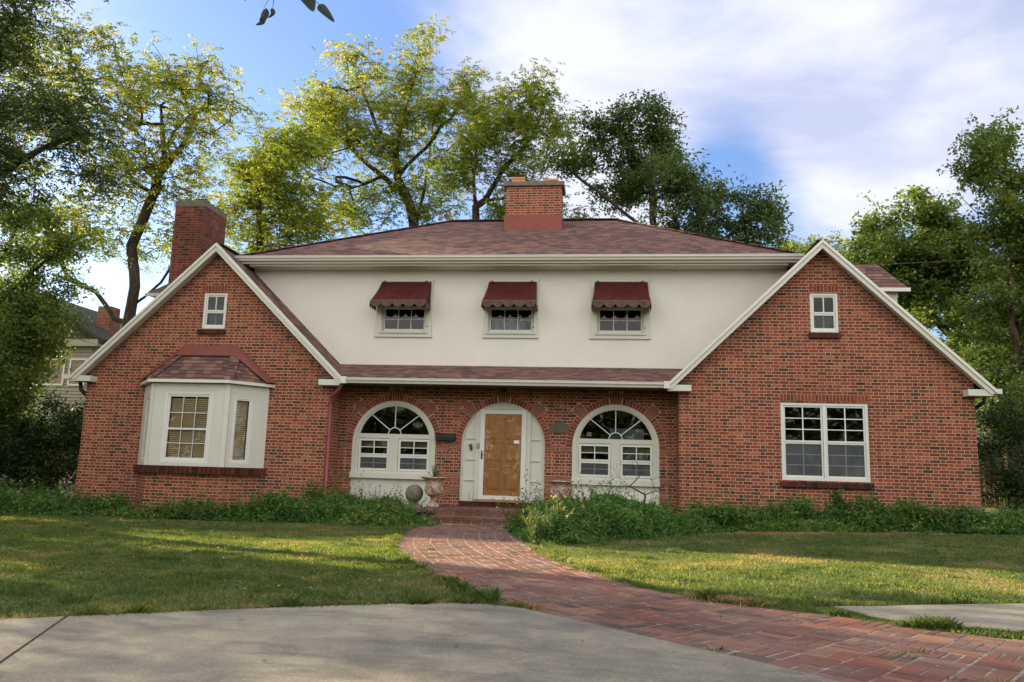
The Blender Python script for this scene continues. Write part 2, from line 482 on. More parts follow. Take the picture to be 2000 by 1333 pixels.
def door_mat():
    m, t, o = newmat('door_wood')
    co = objco(t)
    mp = t.node('ShaderNodeMapping'); mp.inputs['Scale'].default_value = (9, 1, 1.2); t.l.new(co, mp.inputs[0])
    g = t.noise(mp.outputs[0], 3, 6, .6, .6)
    c = t.ramp(g, [(.3, (.38, .15, .036)), (.55, (.56, .245, .065)), (.75, (.64, .31, .10))])
    principled(t, o, c, .4, g, .1, .004, .5)
    return m
MT['door'] = door_mat()
def plastic_mat():
    # clear wrinkled plastic sheet stretched over the door
    m, t, o = newmat('clear_plastic_sheet')
    co = objco(t)
    n = t.noise(co, 2.2, 4, .5, 1.2); r = t.noise(co, 1.3, 3, .5, .8)
    rid = t.m('SUBTRACT', 1, t.m('MULTIPLY', t.m('ABSOLUTE', t.m('SUBTRACT', n, .5)), 9), clamp=True)
    f = t.m('ADD', t.m('MULTIPLY', t.m('POWER', rid, 4), .34), t.smooth(r, .50, .66, .0, .10), clamp=True)
    tr = t.node('ShaderNodeBsdfTransparent'); tr.inputs[0].default_value = (.96, .95, .93, 1)
    d = t.node('ShaderNodeBsdfPrincipled'); t.put(d.inputs['Base Color'], (.62, .42, .24, 1)); d.inputs['Roughness'].default_value = .25
    mx = t.node('ShaderNodeMixShader'); t.put(mx.inputs[0], f)
    t.l.new(tr.outputs[0], mx.inputs[1]); t.l.new(d.outputs[0], mx.inputs[2]); t.l.new(mx.outputs[0], o.inputs[0])
    return m
MT['plastic'] = plastic_mat()
def stone_mat(name, stops, scale=5):
    m, t, o = newmat(name)
    co = objco(t); n = t.noise(co, scale, 6, .65, .6)
    c = t.ramp(n, stops)
    principled(t, o, c, .85, t.noise(co, scale * 6, 5, .7), .35, .01, .2)
    return m
MT['urn'] = stone_mat('weathered_urn', [(.36, (.13, .105, .08)), (.44, (.26, .17, .125)), (.52, (.42, .27, .21)), (.60, (.50, .42, .38)), (.70, (.62, .60, .56))], 7)
MT['ball'] = stone_mat('old_concrete', [(.3, (.10, .095, .07)), (.55, (.17, .155, .115)), (.8, (.25, .22, .17))], 7)
def bark(name, c0, c1):
    m, t, o = newmat(name)
    co = objco(t)
    mp = t.node('ShaderNodeMapping'); mp.inputs['Scale'].default_value = (1, 1, .25); t.l.new(co, mp.inputs[0])
    n = t.noise(mp.outputs[0], 9, 6, .7, .3)
    principled(t, o, t.ramp(n, [(.35, c0), (.7, c1)]), .95, n, .6, .03, .1)
    return m
MT['bark'] = bark('bark_dark', (.022, .018, .014), (.075, .06, .045))
MT['bark2'] = bark('bark_brown', (.05, .035, .022), (.14, .10, .065))
MT['lf_yel'] = leafmat('leaves_yellow_green', [(0, (.075, .125, .028)), (.3, (.14, .20, .035)), (.65, (.25, .29, .045)), (.94, (.38, .36, .06)), (1, (.42, .30, .06))], .55)
MT['lf_grn'] = leafmat('leaves_mid_green', [(0, (.055, .10, .030)), (.5, (.115, .18, .046)), (.85, (.17, .225, .06)), (1, (.22, .25, .065))], .45)
MT['lf_dark'] = leafmat('leaves_dark_green', [(0, (.024, .046, .018)), (.6, (.052, .088, .026)), (1, (.12, .15, .035))], .35)
MT['lf_oak'] = leafmat('leaves_oak', [(0, (.05, .085, .036)), (.6, (.095, .15, .052)), (1, (.16, .20, .07))], .45, rough=.4)
MT['lf_cover'] = leafmat('leaves_ground_cover', [(0, (.03, .075, .022)), (.45, (.06, .145, .03)), (.8, (.10, .20, .04)), (.97, (.18, .26, .05)), (1, (.30, .26, .10))], .35)
MT['lf_weed'] = leafmat('leaves_weeds', [(0, (.035, .055, .022)), (.5, (.075, .125, .04)), (.85, (.14, .20, .055)), (1, (.30, .24, .12))], .35)
MT['lf_shade'] = leafmat('leaf_shaded', [(0, (.010, .020, .008)), (1, (.012, .024, .009))], .06)  # hanging twig leaves: their silhouette shade is put into the colour
MT['petal'] = leafmat('petals_yellow', [(0, (.65, .50, .08)), (1, (.75, .65, .25))], .3, (1, 1, 1))
MT['petalp'] = leafmat('petals_mauve', [(0, (.30, .22, .40)), (1, (.50, .42, .60))], .3, (1, 1, 1))
MT['grass'] = leafmat('grass_blades', [(0, (.042, .074, .024)), (.33, (.073, .122, .034)), (.6, (.118, .163, .045)), (.8, (.20, .19, .075)), (1, (.33, .25, .13))], .42, (1.6, 1.5, .45))
MT['grassdry'] = leafmat('grass_dry', [(0, (.20, .15, .06)), (1, (.38, .27, .13))], .3, (1, 1, .8))

# ------------------------------------------------------------------ ground, slabs, path
def ground_mat():
    m, t, o = newmat('ground_grass')
    co = objco(t)
    n = t.noise(co, .55, 6, .65); f = t.noise(co, 14, 6, .75)
    c = t.ramp(t.m('ADD', t.m('MULTIPLY', n, .6), t.m('MULTIPLY', f, .4)), [(.36, (.045, .062, .020)), (.46, (.075, .095, .030)), (.54, (.115, .115, .045)), (.64, (.20, .155, .08))])
    principled(t, o, c, .95, f, .8, .03, .1)
    return m
def grid_axis(lo, hi, fine_lo, fine_hi, step):
    a = list(np.arange(fine_lo, fine_hi + 1e-6, step)); g = step
    x = fine_lo; L = []
    while x > lo: g *= 1.35; x -= g; L.append(x)
    g = step; x = fine_hi; R_ = []
    while x < hi: g *= 1.35; x += g; R_.append(x)
    return np.array(L[::-1] + a + R_)
gx = grid_axis(-400, 400, -16, 13, .3); gy = grid_axis(-200, 700, -2, 22, .3)
GX, GY = np.meshgrid(gx, gy); GZ = gz(GX, GY)
nx, ny = len(gx), len(gy)
me = bpy.data.meshes.new('ground')
vv = np.stack([GX, GY, GZ], -1).reshape(-1, 3)
idx = np.arange(nx * ny).reshape(ny, nx)
ff = np.stack([idx[:-1, :-1], idx[:-1, 1:], idx[1:, 1:], idx[1:, :-1]], -1).reshape(-1, 4)
me.from_pydata(vv.tolist(), [], ff.tolist()); me.update()
tag(link(me, 'ground', ground_mat(), None), kind='structure')

def inside(poly, X, Y):
    X = np.asarray(X); Y = np.asarray(Y); r = np.zeros(X.shape, bool); n = len(poly)
    for i in range(n):
        x1, y1 = poly[i]; x2, y2 = poly[(i + 1) % n]
        c = ((y1 > Y) != (y2 > Y))
        with np.errstate(divide='ignore', invalid='ignore'):
            xi = (x2 - x1) * (Y - y1) / (y2 - y1 + 1e-12) + x1
        r ^= c & (X < xi)
    return r
def densify(poly, step):
    o = []
    for i in range(len(poly)):
        a = np.array(poly[i]); b = np.array(poly[(i + 1) % len(poly)]); n = max(1, int(np.linalg.norm(b - a) / step))
        for k in range(n): o.append(tuple(a + (b - a) * k / n))
    return o
def sheet(poly, dz, step=.35, skirt=.08, jag=0):
    P = densify(poly, step)
    if jag: P = [(x + random.uniform(-jag, jag), y + random.uniform(-jag, jag)) for x, y in P]
    xs = [p[0] for p in P]; ys = [p[1] for p in P]
    X, Y = np.meshgrid(np.arange(min(xs), max(xs), step), np.arange(min(ys), max(ys), step))
    X = X.ravel(); Y = Y.ravel(); ok = inside(P, X, Y); X = X[ok]; Y = Y[ok]
    PA = np.array(P)
    if len(X):
        d = np.min((X[:, None] - PA[None, :, 0]) ** 2 + (Y[:, None] - PA[None, :, 1]) ** 2, 1); X = X[d > (step * .4) ** 2]; Y = Y[d > (step * .4) ** 2]
    pts = [Vector(p) for p in P] + [Vector((x, y)) for x, y in zip(X, Y)]
    n = len(P)
    r = delaunay_2d_cdt(pts, [(i, (i + 1) % n) for i in range(n)], [list(range(n))], 1, 1e-4)
    mb = MB(); mb.v = [(v[0], v[1], float(gz(v[0], v[1])) + dz) for v in r[0]]
    for f in r[2]: mb.f.append(tuple(f)); mb.a.append(.5)
    if skirt:
        for i in range(n):
            a = P[i]; b = P[(i + 1) % n]; za = float(gz(*a)) + dz; zb = float(gz(*b)) + dz
            mb.face([(a[0], a[1], za), (b[0], b[1], zb), (b[0], b[1], zb - skirt), (a[0], a[1], za - skirt)])
    return mb

def concrete_mat():
    m, t, o = newmat('concrete')
    co = objco(t)
    big = t.noise(co, .5, 6, .65, .5); mid = t.noise(co, 3.5, 6, .7, .6); fn = t.noise(co, 60, 4, .8)
    base = t.ramp(t.m('ADD', t.m('MULTIPLY', big, .55), t.m('MULTIPLY', mid, .45)), [(.34, (.115, .108, .090)), (.46, (.17, .158, .130)), (.56, (.235, .212, .165)), (.66, (.31, .27, .20))])
    mp = t.node('ShaderNodeMapping'); mp.inputs['Scale'].default_value = (1, 3.5, 1); mp.inputs['Rotation'].default_value = (0, 0, .35); t.l.new(co, mp.inputs[0])
    streak = t.smooth(t.noise(mp.outputs[0], 1.1, 5, .6), .48, .62, 0, .6)
    c = t.mix(streak, base, t.mix(1, base, (.62, .63, .66), 'MULTIPLY'))
    c = t.mix(t.smooth(fn, .40, .62, 0, .75), c, t.mix(1, c, (1.55, 1.5, 1.4), 'MULTIPLY'))
    c = t.mix(t.smooth(t.noise(co, 22, 5, .8), .55, .72, 0, .5), c, t.mix(1, c, (.62, .6, .58), 'MULTIPLY'))
    vo = t.node('ShaderNodeTexVoronoi'); vo.inputs['Scale'].default_value = 30; t.l.new(co, vo.inputs[0])
    c = t.mix(t.smooth(vo.outputs[0], .08, .2, .45, 0), c, (.42, .38, .33))
    v2 = t.node('ShaderNodeTexVoronoi'); v2.inputs['Scale'].default_value = 3.1; t.l.new(co, v2.inputs[0])
    c = t.mix(t.smooth(v2.outputs[0], .035, .05, .9, 0), c, (.03, .026, .022))
    principled(t, o, c, .88, t.m('ADD', fn, t.m('MULTIPLY', mid, .5)), .45, .006, .25)
    return m
MT['conc'] = concrete_mat()
EDGE = [(-12.5, -1.5), (-8, 1.62), (-5.2, 3.55), (-3.64, 4.64), (-3.35, 4.84), (-2.74, 5.22), (-2.08, 5.62), (-1.57, 5.89), (-1.08, 6.08), (-.78, 6.1), (-.62, 6.0), (-.12, 5.54), (.35, 5.07), (.74, 4.72), (1.06, 4.4), (1.7, 3.6), (2.8, 2.2), (4.5, 0), (6, -3)]
JA = (-3.35, 4.84); JB = (-2.87, 3.69); jd = (JB[0] - JA[0], JB[1] - JA[1]); JC = (JA[0] + jd[0] * 9, JA[1] + jd[1] * 9)
main = [(JA[0] + .008, JA[1])] + EDGE[5:] + [(6, -9), (JC[0] + .008, -9), (JC[0] + .008, JC[1])]
left = EDGE[:4] + [(JA[0] - .008, JA[1] - .01), (JC[0] - .008, JC[1]), (JC[0] - .008, -9), (-12.5, -9)]
tag(sheet(main, .034).build('driveway', MT['conc']), kind='structure')
tag(sheet(left, .034).build('driveway', MT['conc']), kind='structure')
PATCH = [(1.80, 6.92), (2.1, 7.0), (2.57, 7.22), (3.54, 7.6), (5, 8.1), (7, 8.9), (8, 6.5), (5.5, 4.9), (3.8, 5.7), (2.82, 6.12), (2.35, 6.2), (1.93, 6.5)]
tag(sheet(PATCH, .02).build('sidewalk', MT['conc']), kind='structure')

PL = [(-3.42, 15.7), (-3.47, 14.9), (-3.48, 14.14), (-3.28, 12.52), (-2.70, 10.17), (-2.08, 8.52), (-1.45, 7.31), (-.95, 6.42), (-.80, 6.0), (-.25, 5.4), (.25, 4.9), (.95, 4.2), (1.6, 3.4), (3, 2)]
PR = [(-2.1, 15.9), (-1.6, 13.4), (-1.0, 10.9), (-.49, 9.16), (.29, 7.56), (.88, 6.87), (1.3, 6.7), (1.72, 6.46), (2.15, 6.04), (2.69, 5.8), (3.6, 5.3), (5, 4.3), (7, 2.5), (7, 1)]
PATH = PL + PR[::-1]
def bed_mat():
    m, t, o = newmat('path_joints')
    co = objco(t)
    c = t.ramp(t.noise(co, 7, 6, .7), [(.30, (.085, .075, .045)), (.46, (.20, .165, .13)), (.64, (.34, .285, .235))])
    principled(t, o, c, .95, t.noise(co, 50, 4), .5, .01, .1)
    return m
path_root = tag(sheet(PATH, .0160, .16, 0).build('brick_path_bed', bed_mat()), kind='structure')
# paving bricks laid in basket weave along the curved centreline
CL = [Vector(p) for p in [(-2.85, 16.6), (-2.80, 15.2), (-2.62, 13.4), (-2.24, 11.4), (-1.68, 9.6), (-1.05, 8.1), (-.45, 7.05), (.35, 6.05), (1.4, 5.1), (2.9, 4.1), (5, 3.0), (8, 1.6)]]
def catmull(P, k=24):
    o = []
    for i in range(len(P) - 1):
        p0 = P[max(i - 1, 0)]; p1 = P[i]; p2 = P[i + 1]; p3 = P[min(i + 2, len(P) - 1)]
        for q in range(k):
            t = q / k
            o.append(.5 * ((2 * p1) + (p2 - p0) * t + (2 * p0 - 5 * p1 + 4 * p2 - p3) * t * t + (3 * p1 - p0 - 3 * p2 + p3) * t ** 3))
    o.append(P[-1]); return o
CC = catmull(CL); cs = [0]
for a, b in zip(CC, CC[1:]): cs.append(cs[-1] + (b - a).length)
cs = np.array(cs); CA = np.array([[p.x, p.y] for p in CC])
def warp(s, t):
    x = np.interp(s, cs, CA[:, 0]); y = np.interp(s, cs, CA[:, 1])
    dx = np.interp(s + .15, cs, CA[:, 0]) - np.interp(s - .15, cs, CA[:, 0]); dy = np.interp(s + .15, cs, CA[:, 1]) - np.interp(s - .15, cs, CA[:, 1])
    l = math.hypot(dx, dy) or 1
    return x - dy / l * t, y + dx / l * t
pb = MB(); rnd = random.Random(3); B = .25
for i in range(int(cs[-1] / B)):
    for j in range(-12, 13):
        s0 = i * B; t0 = j * B
        k = 3 if rnd.random() < .45 else 2
        if (i + j) % 2: cells = [(s0 + B * q / k, s0 + B * (q + 1) / k, t0, t0 + B) for q in range(k)]
        else: cells = [(s0, s0 + B, t0 + B * q / k, t0 + B * (q + 1) / k) for q in range(k)]
        for a, b, c, d in cells:
            x, y = warp((a + b) / 2, (c + d) / 2)
            if not inside(PATH, np.array([x]), np.array([y]))[0]: continue
            
            g = .0065 + rnd.random() * .004; z = float(gz(x, y)) + .0190 + rnd.uniform(-.0012, .003)
            tl = [rnd.uniform(-.0012, .0015) for _ in range(4)]
            co = [warp(a + g, c + g), warp(b - g, c + g), warp(b - g, d - g), warp(a + g, d - g)]
            ct = (sum(p[0] for p in co) / 4, sum(p[1] for p in co) / 4)
            rot = rnd.gauss(0, .012); cr, sr = math.cos(rot), math.sin(rot)
            co = [(ct[0] + (p[0] - ct[0]) * cr - (p[1] - ct[1]) * sr, ct[1] + (p[0] - ct[0]) * sr + (p[1] - ct[1]) * cr) for p in co]
            inn = [(ct[0] + (p[0] - ct[0]) * .955, ct[1] + (p[1] - ct[1]) * .955) for p in co]
            i0 = len(pb.v); v = min(1, max(0, rnd.gauss(.5, .30)))
            if rnd.random() < .06: v = rnd.uniform(.04, .2)
            pb.v += [(p[0], p[1], z - .03) for p in co] + [(p[0], p[1], z - .005 + q) for p, q in zip(co, tl)] + [(p[0], p[1], z + q) for p, q in zip(inn, tl)]
            for q in range(4):
                r = (q + 1) % 4
                pb.f += [(i0 + q, i0 + r, i0 + 4 + r, i0 + 4 + q), (i0 + 4 + q, i0 + 4 + r, i0 + 8 + r, i0 + 8 + q)]
            pb.f.append((i0 + 8, i0 + 9, i0 + 10, i0 + 11)); pb.a += [v] * 9
tag(pb.build('brick_path', MT['pave'], recalc=False), kind='structure')

# ------------------------------------------------------------------ the house
HX = -2.36
house = thing('brick_house', (HX, 17.2, .5), 'red brick house with two front gables, cream stucco upper storey and purple shingle roof', 'house')
YF, YR, YS = 17.2, 17.8, 18.15
XL0, XL1, XR0, XR1 = -12.07, -6.14, 1.46, 7.36
ML = .965; ZA = 6.64; AL, AR = -9.06, 4.43

def wall_holes(outer, holes, y, depth):
    """front sheet in the XZ plane with openings, plus the reveals of the openings"""
    mb = MB()
    polys = [[Vector((u, v, 0)) for u, v in outer]] + [[Vector((u, v, 0)) for u, v in h] for h in holes]
    flat = [p for q in polys for p in q]
    tri = tessellate_polygon(polys)
    mb.v = [(p.x, y, p.y) for p in flat]
    for t in tri:
        a, b, c = (flat[k] for k in t)
        if ((b - a).cross(c - a)).z < 0: t = (t[0], t[2], t[1])
        mb.f.append(tuple(t)); mb.a.append(.5)
    for h in holes:
        n = len(h)
        for k in range(n):
            a, b = h[k], h[(k + 1) % n]
            mb.face([(a[0], y, a[1]), (a[0], y + depth, a[1]), (b[0], y + depth, b[1]), (b[0], y, b[1])])
    return mb
def rect(x0, x1, z0, z1): return [(x0, z0), (x1, z0), (x1, z1), (x0, z1)]
def arch(xc, r, zs, zb, n=28):
    p = [(xc - r, zb), (xc + r, zb)]
    for k in range(n + 1):
        t = math.pi * k / n; p.append((xc + r * math.cos(t), zs + r * math.sin(t)))
    return p
GB = .0
def gable_outline(x0, x1, xc):
    zt = ZA - .11
    f = lambda x: zt - ML * abs(x - xc)
    return [(x0, GB), (x1, GB), (x1, f(x1)), (xc, zt), (x0, f(x0))]
# openings: (kept as data so that wall, window, lintel and sill agree)
WSL = (-9.385, -8.82, 4.68, 5.52); WSR = (4.20, 4.77, 4.70, 5.54); WBG = (3.54, 5.285, 1.61, 3.21)
BAYH = (-10.5, -7.75, 1.55, 3.3)
wl = wall_holes(gable_outline(XL0, XL1, AL), [rect(*WSL), rect(*BAYH)], YF, .1).build('wall', MT['brick'], house, recalc=False)
wr = wall_holes(gable_outline(XR0, XR1, AR), [rect(*WSR), rect(*WBG)], YF, .1).build('wall', MT['brick'], house, recalc=False)
A1 = (-4.847, .967, 2.172); A2 = (.143, .948, 2.20); AD = (-2.352, .943, 2.20)
rw = wall_holes([(XL1, GB), (XR0, GB), (XR0, 3.6), (XL1, 3.6)],
                [arch(A1[0], A1[1], A1[2], .45), arch(AD[0], AD[1], AD[2], .84), arch(A2[0], A2[1], A2[2], .45)], YR, .1).build('wall', MT['brick'], house, recalc=False)
mb = MB()
def vface(mb, x, y0, y1, z0, z1): mb.face([(x, y0, z0), (x, y1, z0), (x, y1, z1), (x, y0, z1)])
vface(mb, XL1, YF, YR, GB, 3.6); vface(mb, XR0, YF, YR, GB, 3.6)
vface(mb, XL0, YF, 26, GB, 3.6); vface(mb, XR1, YF, 26, GB, 3.6)
mb.face([(XL0, 26, GB), (XR1, 26, GB), (XR1, 26, 3.6), (XL0, 26, 3.6)])
for x0, x1, xc in ((XL0, XL1, AL), (XR0, XR1, AR)):
    zt = ZA - .11
    mb.face([(x0, 26, 3.5), (x1, 26, 3.5), (xc, 26, zt)])
mb.build('side_wall', MT['brick'], house, recalc=False)
# upper storey
UX0, UX1 = -8.68, 3.98
W3 = [(-5.52, -4.17), (-2.93, -1.66), (-.455, .893)]
G3 = [(-5.33, -4.36), (-2.785, -1.81), (-.25, .713)]
st = wall_holes([(UX0, 3.7), (UX1, 3.7), (UX1, 6.42), (UX0, 6.42)], [rect(a - .045, b + .045, 4.80, 5.93) for a, b in G3], YS, .1)
st.build('stucco_wall', MT['stucco'], house, recalc=False)
mb = MB(); vface(mb, UX0, YS, 25.3, 3.5, 6.42); vface(mb, UX1, YS, 25.3, 3.5, 6.42)
mb.face([(UX0, 25.3, 3.5), (UX1, 25.3, 3.5), (UX1, 25.3, 6.42), (UX0, 25.3, 6.42)])
# raised bands of the stucco surround
mb.build('stucco_side_wall', MT['stucco'], house, recalc=False)
mb = MB(); mb.box(UX0 + .05, UX1 - .05, YS - .012, YS, 6.22, 6.40); mb.build('frieze_board', MT['stucco'], house)

# main hip roof
def slab(mb, pts, th=.09):
    pts = [Vector(p) for p in pts]; n = (pts[1] - pts[0]).cross(pts[2] - pts[0]).normalized()
    if n.z < 0: pts = pts[::-1]; n = -n
    lo = [p - Vector((0, 0, th)) for p in pts]; k = len(pts)
    i = len(mb.v); mb.v += [tuple(p) for p in pts] + [tuple(p) for p in lo]
    mb.f.append(tuple(range(i, i + k))); mb.f.append(tuple(range(i + 2 * k - 1, i + k - 1, -1))); mb.a += [.5, .5]
    for q in range(k): mb.f.append((i + q, i + k + q, i + k + (q + 1) % k, i + (q + 1) % k)); mb.a.append(.5)
E0 = (-8.88, 17.6, 6.5); E1 = (4.18, 17.6, 6.5); E2 = (4.18, 25.8, 6.5); E3 = (-8.88, 25.8, 6.5); R0 = (-4.6, 21.7, 8.66); R1 = (.2, 21.7, 8.66)
mb = MB(); slab(mb, [E0, E1, R1, R0], .04); slab(mb, [E1, E2, R1], .04); slab(mb, [E2, E3, R0, R1], .04); slab(mb, [E3, E0, R0], .04)
roof = mb.build('roof', MT['roof'], house, recalc=False)
mb = MB()
for a, b in ((E0, R0), (E1, R1), (R0, R1)):
    a = Vector(a); b = Vector(b); d = (b - a).normalized(); s = d.cross(Vector((0, 0, 1))).normalized()
    n = int((b - a).length / .2)
    for k in range(n):
        c = a + (b - a) * ((k + .5) / n); mb.obox(c + Vector((0, 0, .012)), d * .115, s * .11, Vector((0, 0, .012)) + d * .0)
mb.build('ridge_cap', MT['roof'], roof)
mb = MB()
mb.box(-8.80, 4.10, 17.66, 18.14, 6.36, 6.385); mb.box(-8.83, 4.13, 17.645, 17.665, 6.34, 6.455)
mb.box(-8.6, 3.9, 17.72, 18.14, 6.30, 6.36)
mb.build('soffit', MT['stucco'], house)
def kgutter(x0, x1, y, z0, z1):
    """fascia gutter: stepped front, hollow top"""
    h = z1 - z0
    prof = [(y, z0), (y - .07, z0), (y - .085, z0 + h * .35), (y - .115, z0 + h * .6), (y - .115, z1 - .012), (y - .125, z1 - .012), (y - .125, z1), (y - .105, z1), (y - .105, z0 + h * .62), (y - .07, z0 + .01), (y - .01, z0 + .01), (y - .01, z1), (y, z1)]
    return MB().prism(prof, 'x', x0, x1)
kgutter(-8.90, 4.2, 17.64, 6.39, 6.50).build('gutter', MT['gutter'], house)
# lower (pent) roof between the gables
mb = MB(); slab(mb, [(-6.45, 17.02, 3.575), (1.75, 17.02, 3.575), (1.75, YS + .02, 4.02), (-6.45, YS + .02, 4.02)], .03)
mb.build('porch_roof', MT['roof'], house, recalc=False)
mb = MB(); mb.box(XL1 + .01, XR0 - .01, 17.05, YR - .002, 3.44, 3.47); mb.box(XL1 + .25, XR0 - .25, 17.03, 17.05, 3.42, 3.55)
mb.build('porch_soffit', MT['dark'], house)
kgutter(-5.80, 1.18, 17.03, 3.445, 3.56).build('gutter', MT['gutter'], house)
for a in (-5.87, 1.13): MB().box(a, a + .118, 16.895, 17.03, 3.43, 3.58).build('gutter_end', MT['gutter'], house)

# gable roofs, rakes, returns
for xc, tagx in ((AL, 0), (AR, 1)):
    hw = 3.24
    mb = MB()
    yb = 26.3
    for sgn in (-1, 1):
        foot = (xc + sgn * hw, ZA - ML * hw)
        slab(mb, [(xc, 16.95, ZA), (foot[0], 16.95, foot[1]), (foot[0], yb, foot[1]), (xc, yb, ZA)], .06)
    gr = mb.build('gable_roof', MT['roof'], house, recalc=False)
    mb = MB()
    for k in range(45): mb.box(xc - .09, xc + .09, 16.96 + k * .2, 17.15 + k * .2, ZA + .002, ZA + .02)
    mb.build('ridge_cap', MT['roof'], gr)
    # barge boards: a wide lower board and a thin upper strip, a little proud
    for sgn in (-1, 1):
        def pt(d, off): return (xc + sgn * d, ZA - ML * d + off)
        mb = MB(); mb.prism([pt(0, -.075), pt(hw - .01, -.075), pt(hw - .09, -.188), pt(0, -.188)], 'y', 16.925, 16.985)
        mb.build('barge_board', MT['white'], house)
    for sgn in (-1, 1):
        def pt(d, off): return (xc + sgn * d, ZA - ML * d + off)
        mb = MB(); mb.prism([pt(0, .006), pt(hw + .02, .006), pt(hw + .02, -.07), pt(0, -.07)], 'y', 16.90, 16.985)
        mb.build('drip_edge', MT['gutter'], house)
    for sgn in (-1, 1):
        def pt(d, off): return (xc + sgn * d, ZA - ML * d + off)
        mb = MB(); mb.prism([pt(0, -.10), pt(hw - .05, -.10), pt(hw - .05, -.125), pt(0, -.125)], 'y', 16.985, YF + .0)
        mb.build('rake_soffit', MT['white'], house)
for (a, b) in ((-12.33, -11.83), (-6.395, -5.91), (1.215, 1.70), (7.145, 7.62)):
    MB().box(a, b, 16.945, YF, 3.385, 3.515).build('eave_return', MT['white'], house, bevel=.004)
# side gutters and corner downspouts
for a, b in ((-12.50, -12.34), (7.64, 7.78)): MB().box(a, b, 16.93, 26, 3.43, 3.53).build('side_gutter', MT['gutter'], house)
ds = MB(); ds.tube([(-5.90, 16.97, 3.44), (-5.90, 16.98, 3.34), (-5.98, 17.04, 3.26), (-6.08, 17.10, 3.20), (-6.135, 17.12, 3.12), (-6.14, 17.12, 2.9), (-6.14, 17.12, .75), (-6.12, 17.02, .62)], .043, 12)
ds.sm = True
do = ds.build('downspout', MT['pinkpaint'], house); do['label'] = 'dusty red downspout at the inner corner'
for a in (2.45, 1.15): MB().box(-6.20, -6.08, 17.155, 17.2, a, a + .03).build('downspout_strap', MT['pinkpaint'], do)
mb = MB(); mb.tube([(-12.28, 17.25, 3.40), (-12.28, 17.3, 3.22), (-12.2, 17.4, 3.1), (-12.13, 17.45, 3.0), (-12.13, 17.45, .7)], .045, 10); mb.sm = True; mb.build('downspout', MT['dark'], house)
mb = MB(); mb.tube([(7.6, 17.3, 3.40), (7.6, 17.35, 3.3), (7.45, 17.5, 3.15), (7.42, 17.5, 3.0), (7.42, 17.5, .8)], .04, 10); mb.sm = True; mb.build('downspout', MT['dark'], house)

# brick trim helpers ------------------------------------------------
def soldier(x0, x1, z0, z1, y, name='lintel', proud=.006, mat='brickp', pitch=.072, dark=False):
    n = max(2, round((x1 - x0) / pitch)); w = (x1 - x0) / n
    mb = MB()
    for k in range(n): mb.box(x0 + k * w + .0045, x0 + (k + 1) * w - .0045, y - proud, y + .05, z0 + .003, z1 - .003, random.betavariate(2, 2) * .8)
    o = mb.build(name, MT[mat], house)
    MB().box(x0, x1, y - .003, y + .04, z0, z1).build('mortar_bed', MT['mortar'], o)
    return o
def sill(x0, x1, z0, z1, y, proud=.07, name='sill'):
    n = max(2, round((x1 - x0) / .1)); w = (x1 - x0) / n
    mb = MB()
    for k in range(n):
        a = x0 + k * w + .003; b = x0 + (k + 1) * w - .003; v = random.random() * .7
        i = len(mb.v)
        mb.v += [(a, y - proud, z0), (b, y - proud, z0), (b, y + .06, z0), (a, y + .06, z0), (a, y - proud, z1 - .025), (b, y - proud, z1 - .025), (b, y + .06, z1), (a, y + .06, z1)]
        mb.f += [tuple(i + k2 for k2 in q) for q in ((0, 3, 2, 1), (4, 5, 6, 7), (0, 1, 5, 4), (1, 2, 6, 5), (2, 3, 7, 6), (3, 0, 4, 7))]; mb.a += [v] * 6
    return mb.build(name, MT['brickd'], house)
soldier(-9.45, -8.84, 5.55, 5.69, YF, mat='brickp'); soldier(4.19, 4.79, 5.57, 5.71, YF); soldier(3.53, 5.30, 3.245, 3.385, YF)
sill(-9.46, -8.79, 4.55, 4.675, YF); sill(4.15, 4.80, 4.57, 4.695, YF); sill(3.50, 5.325, 1.475, 1.60, YF)

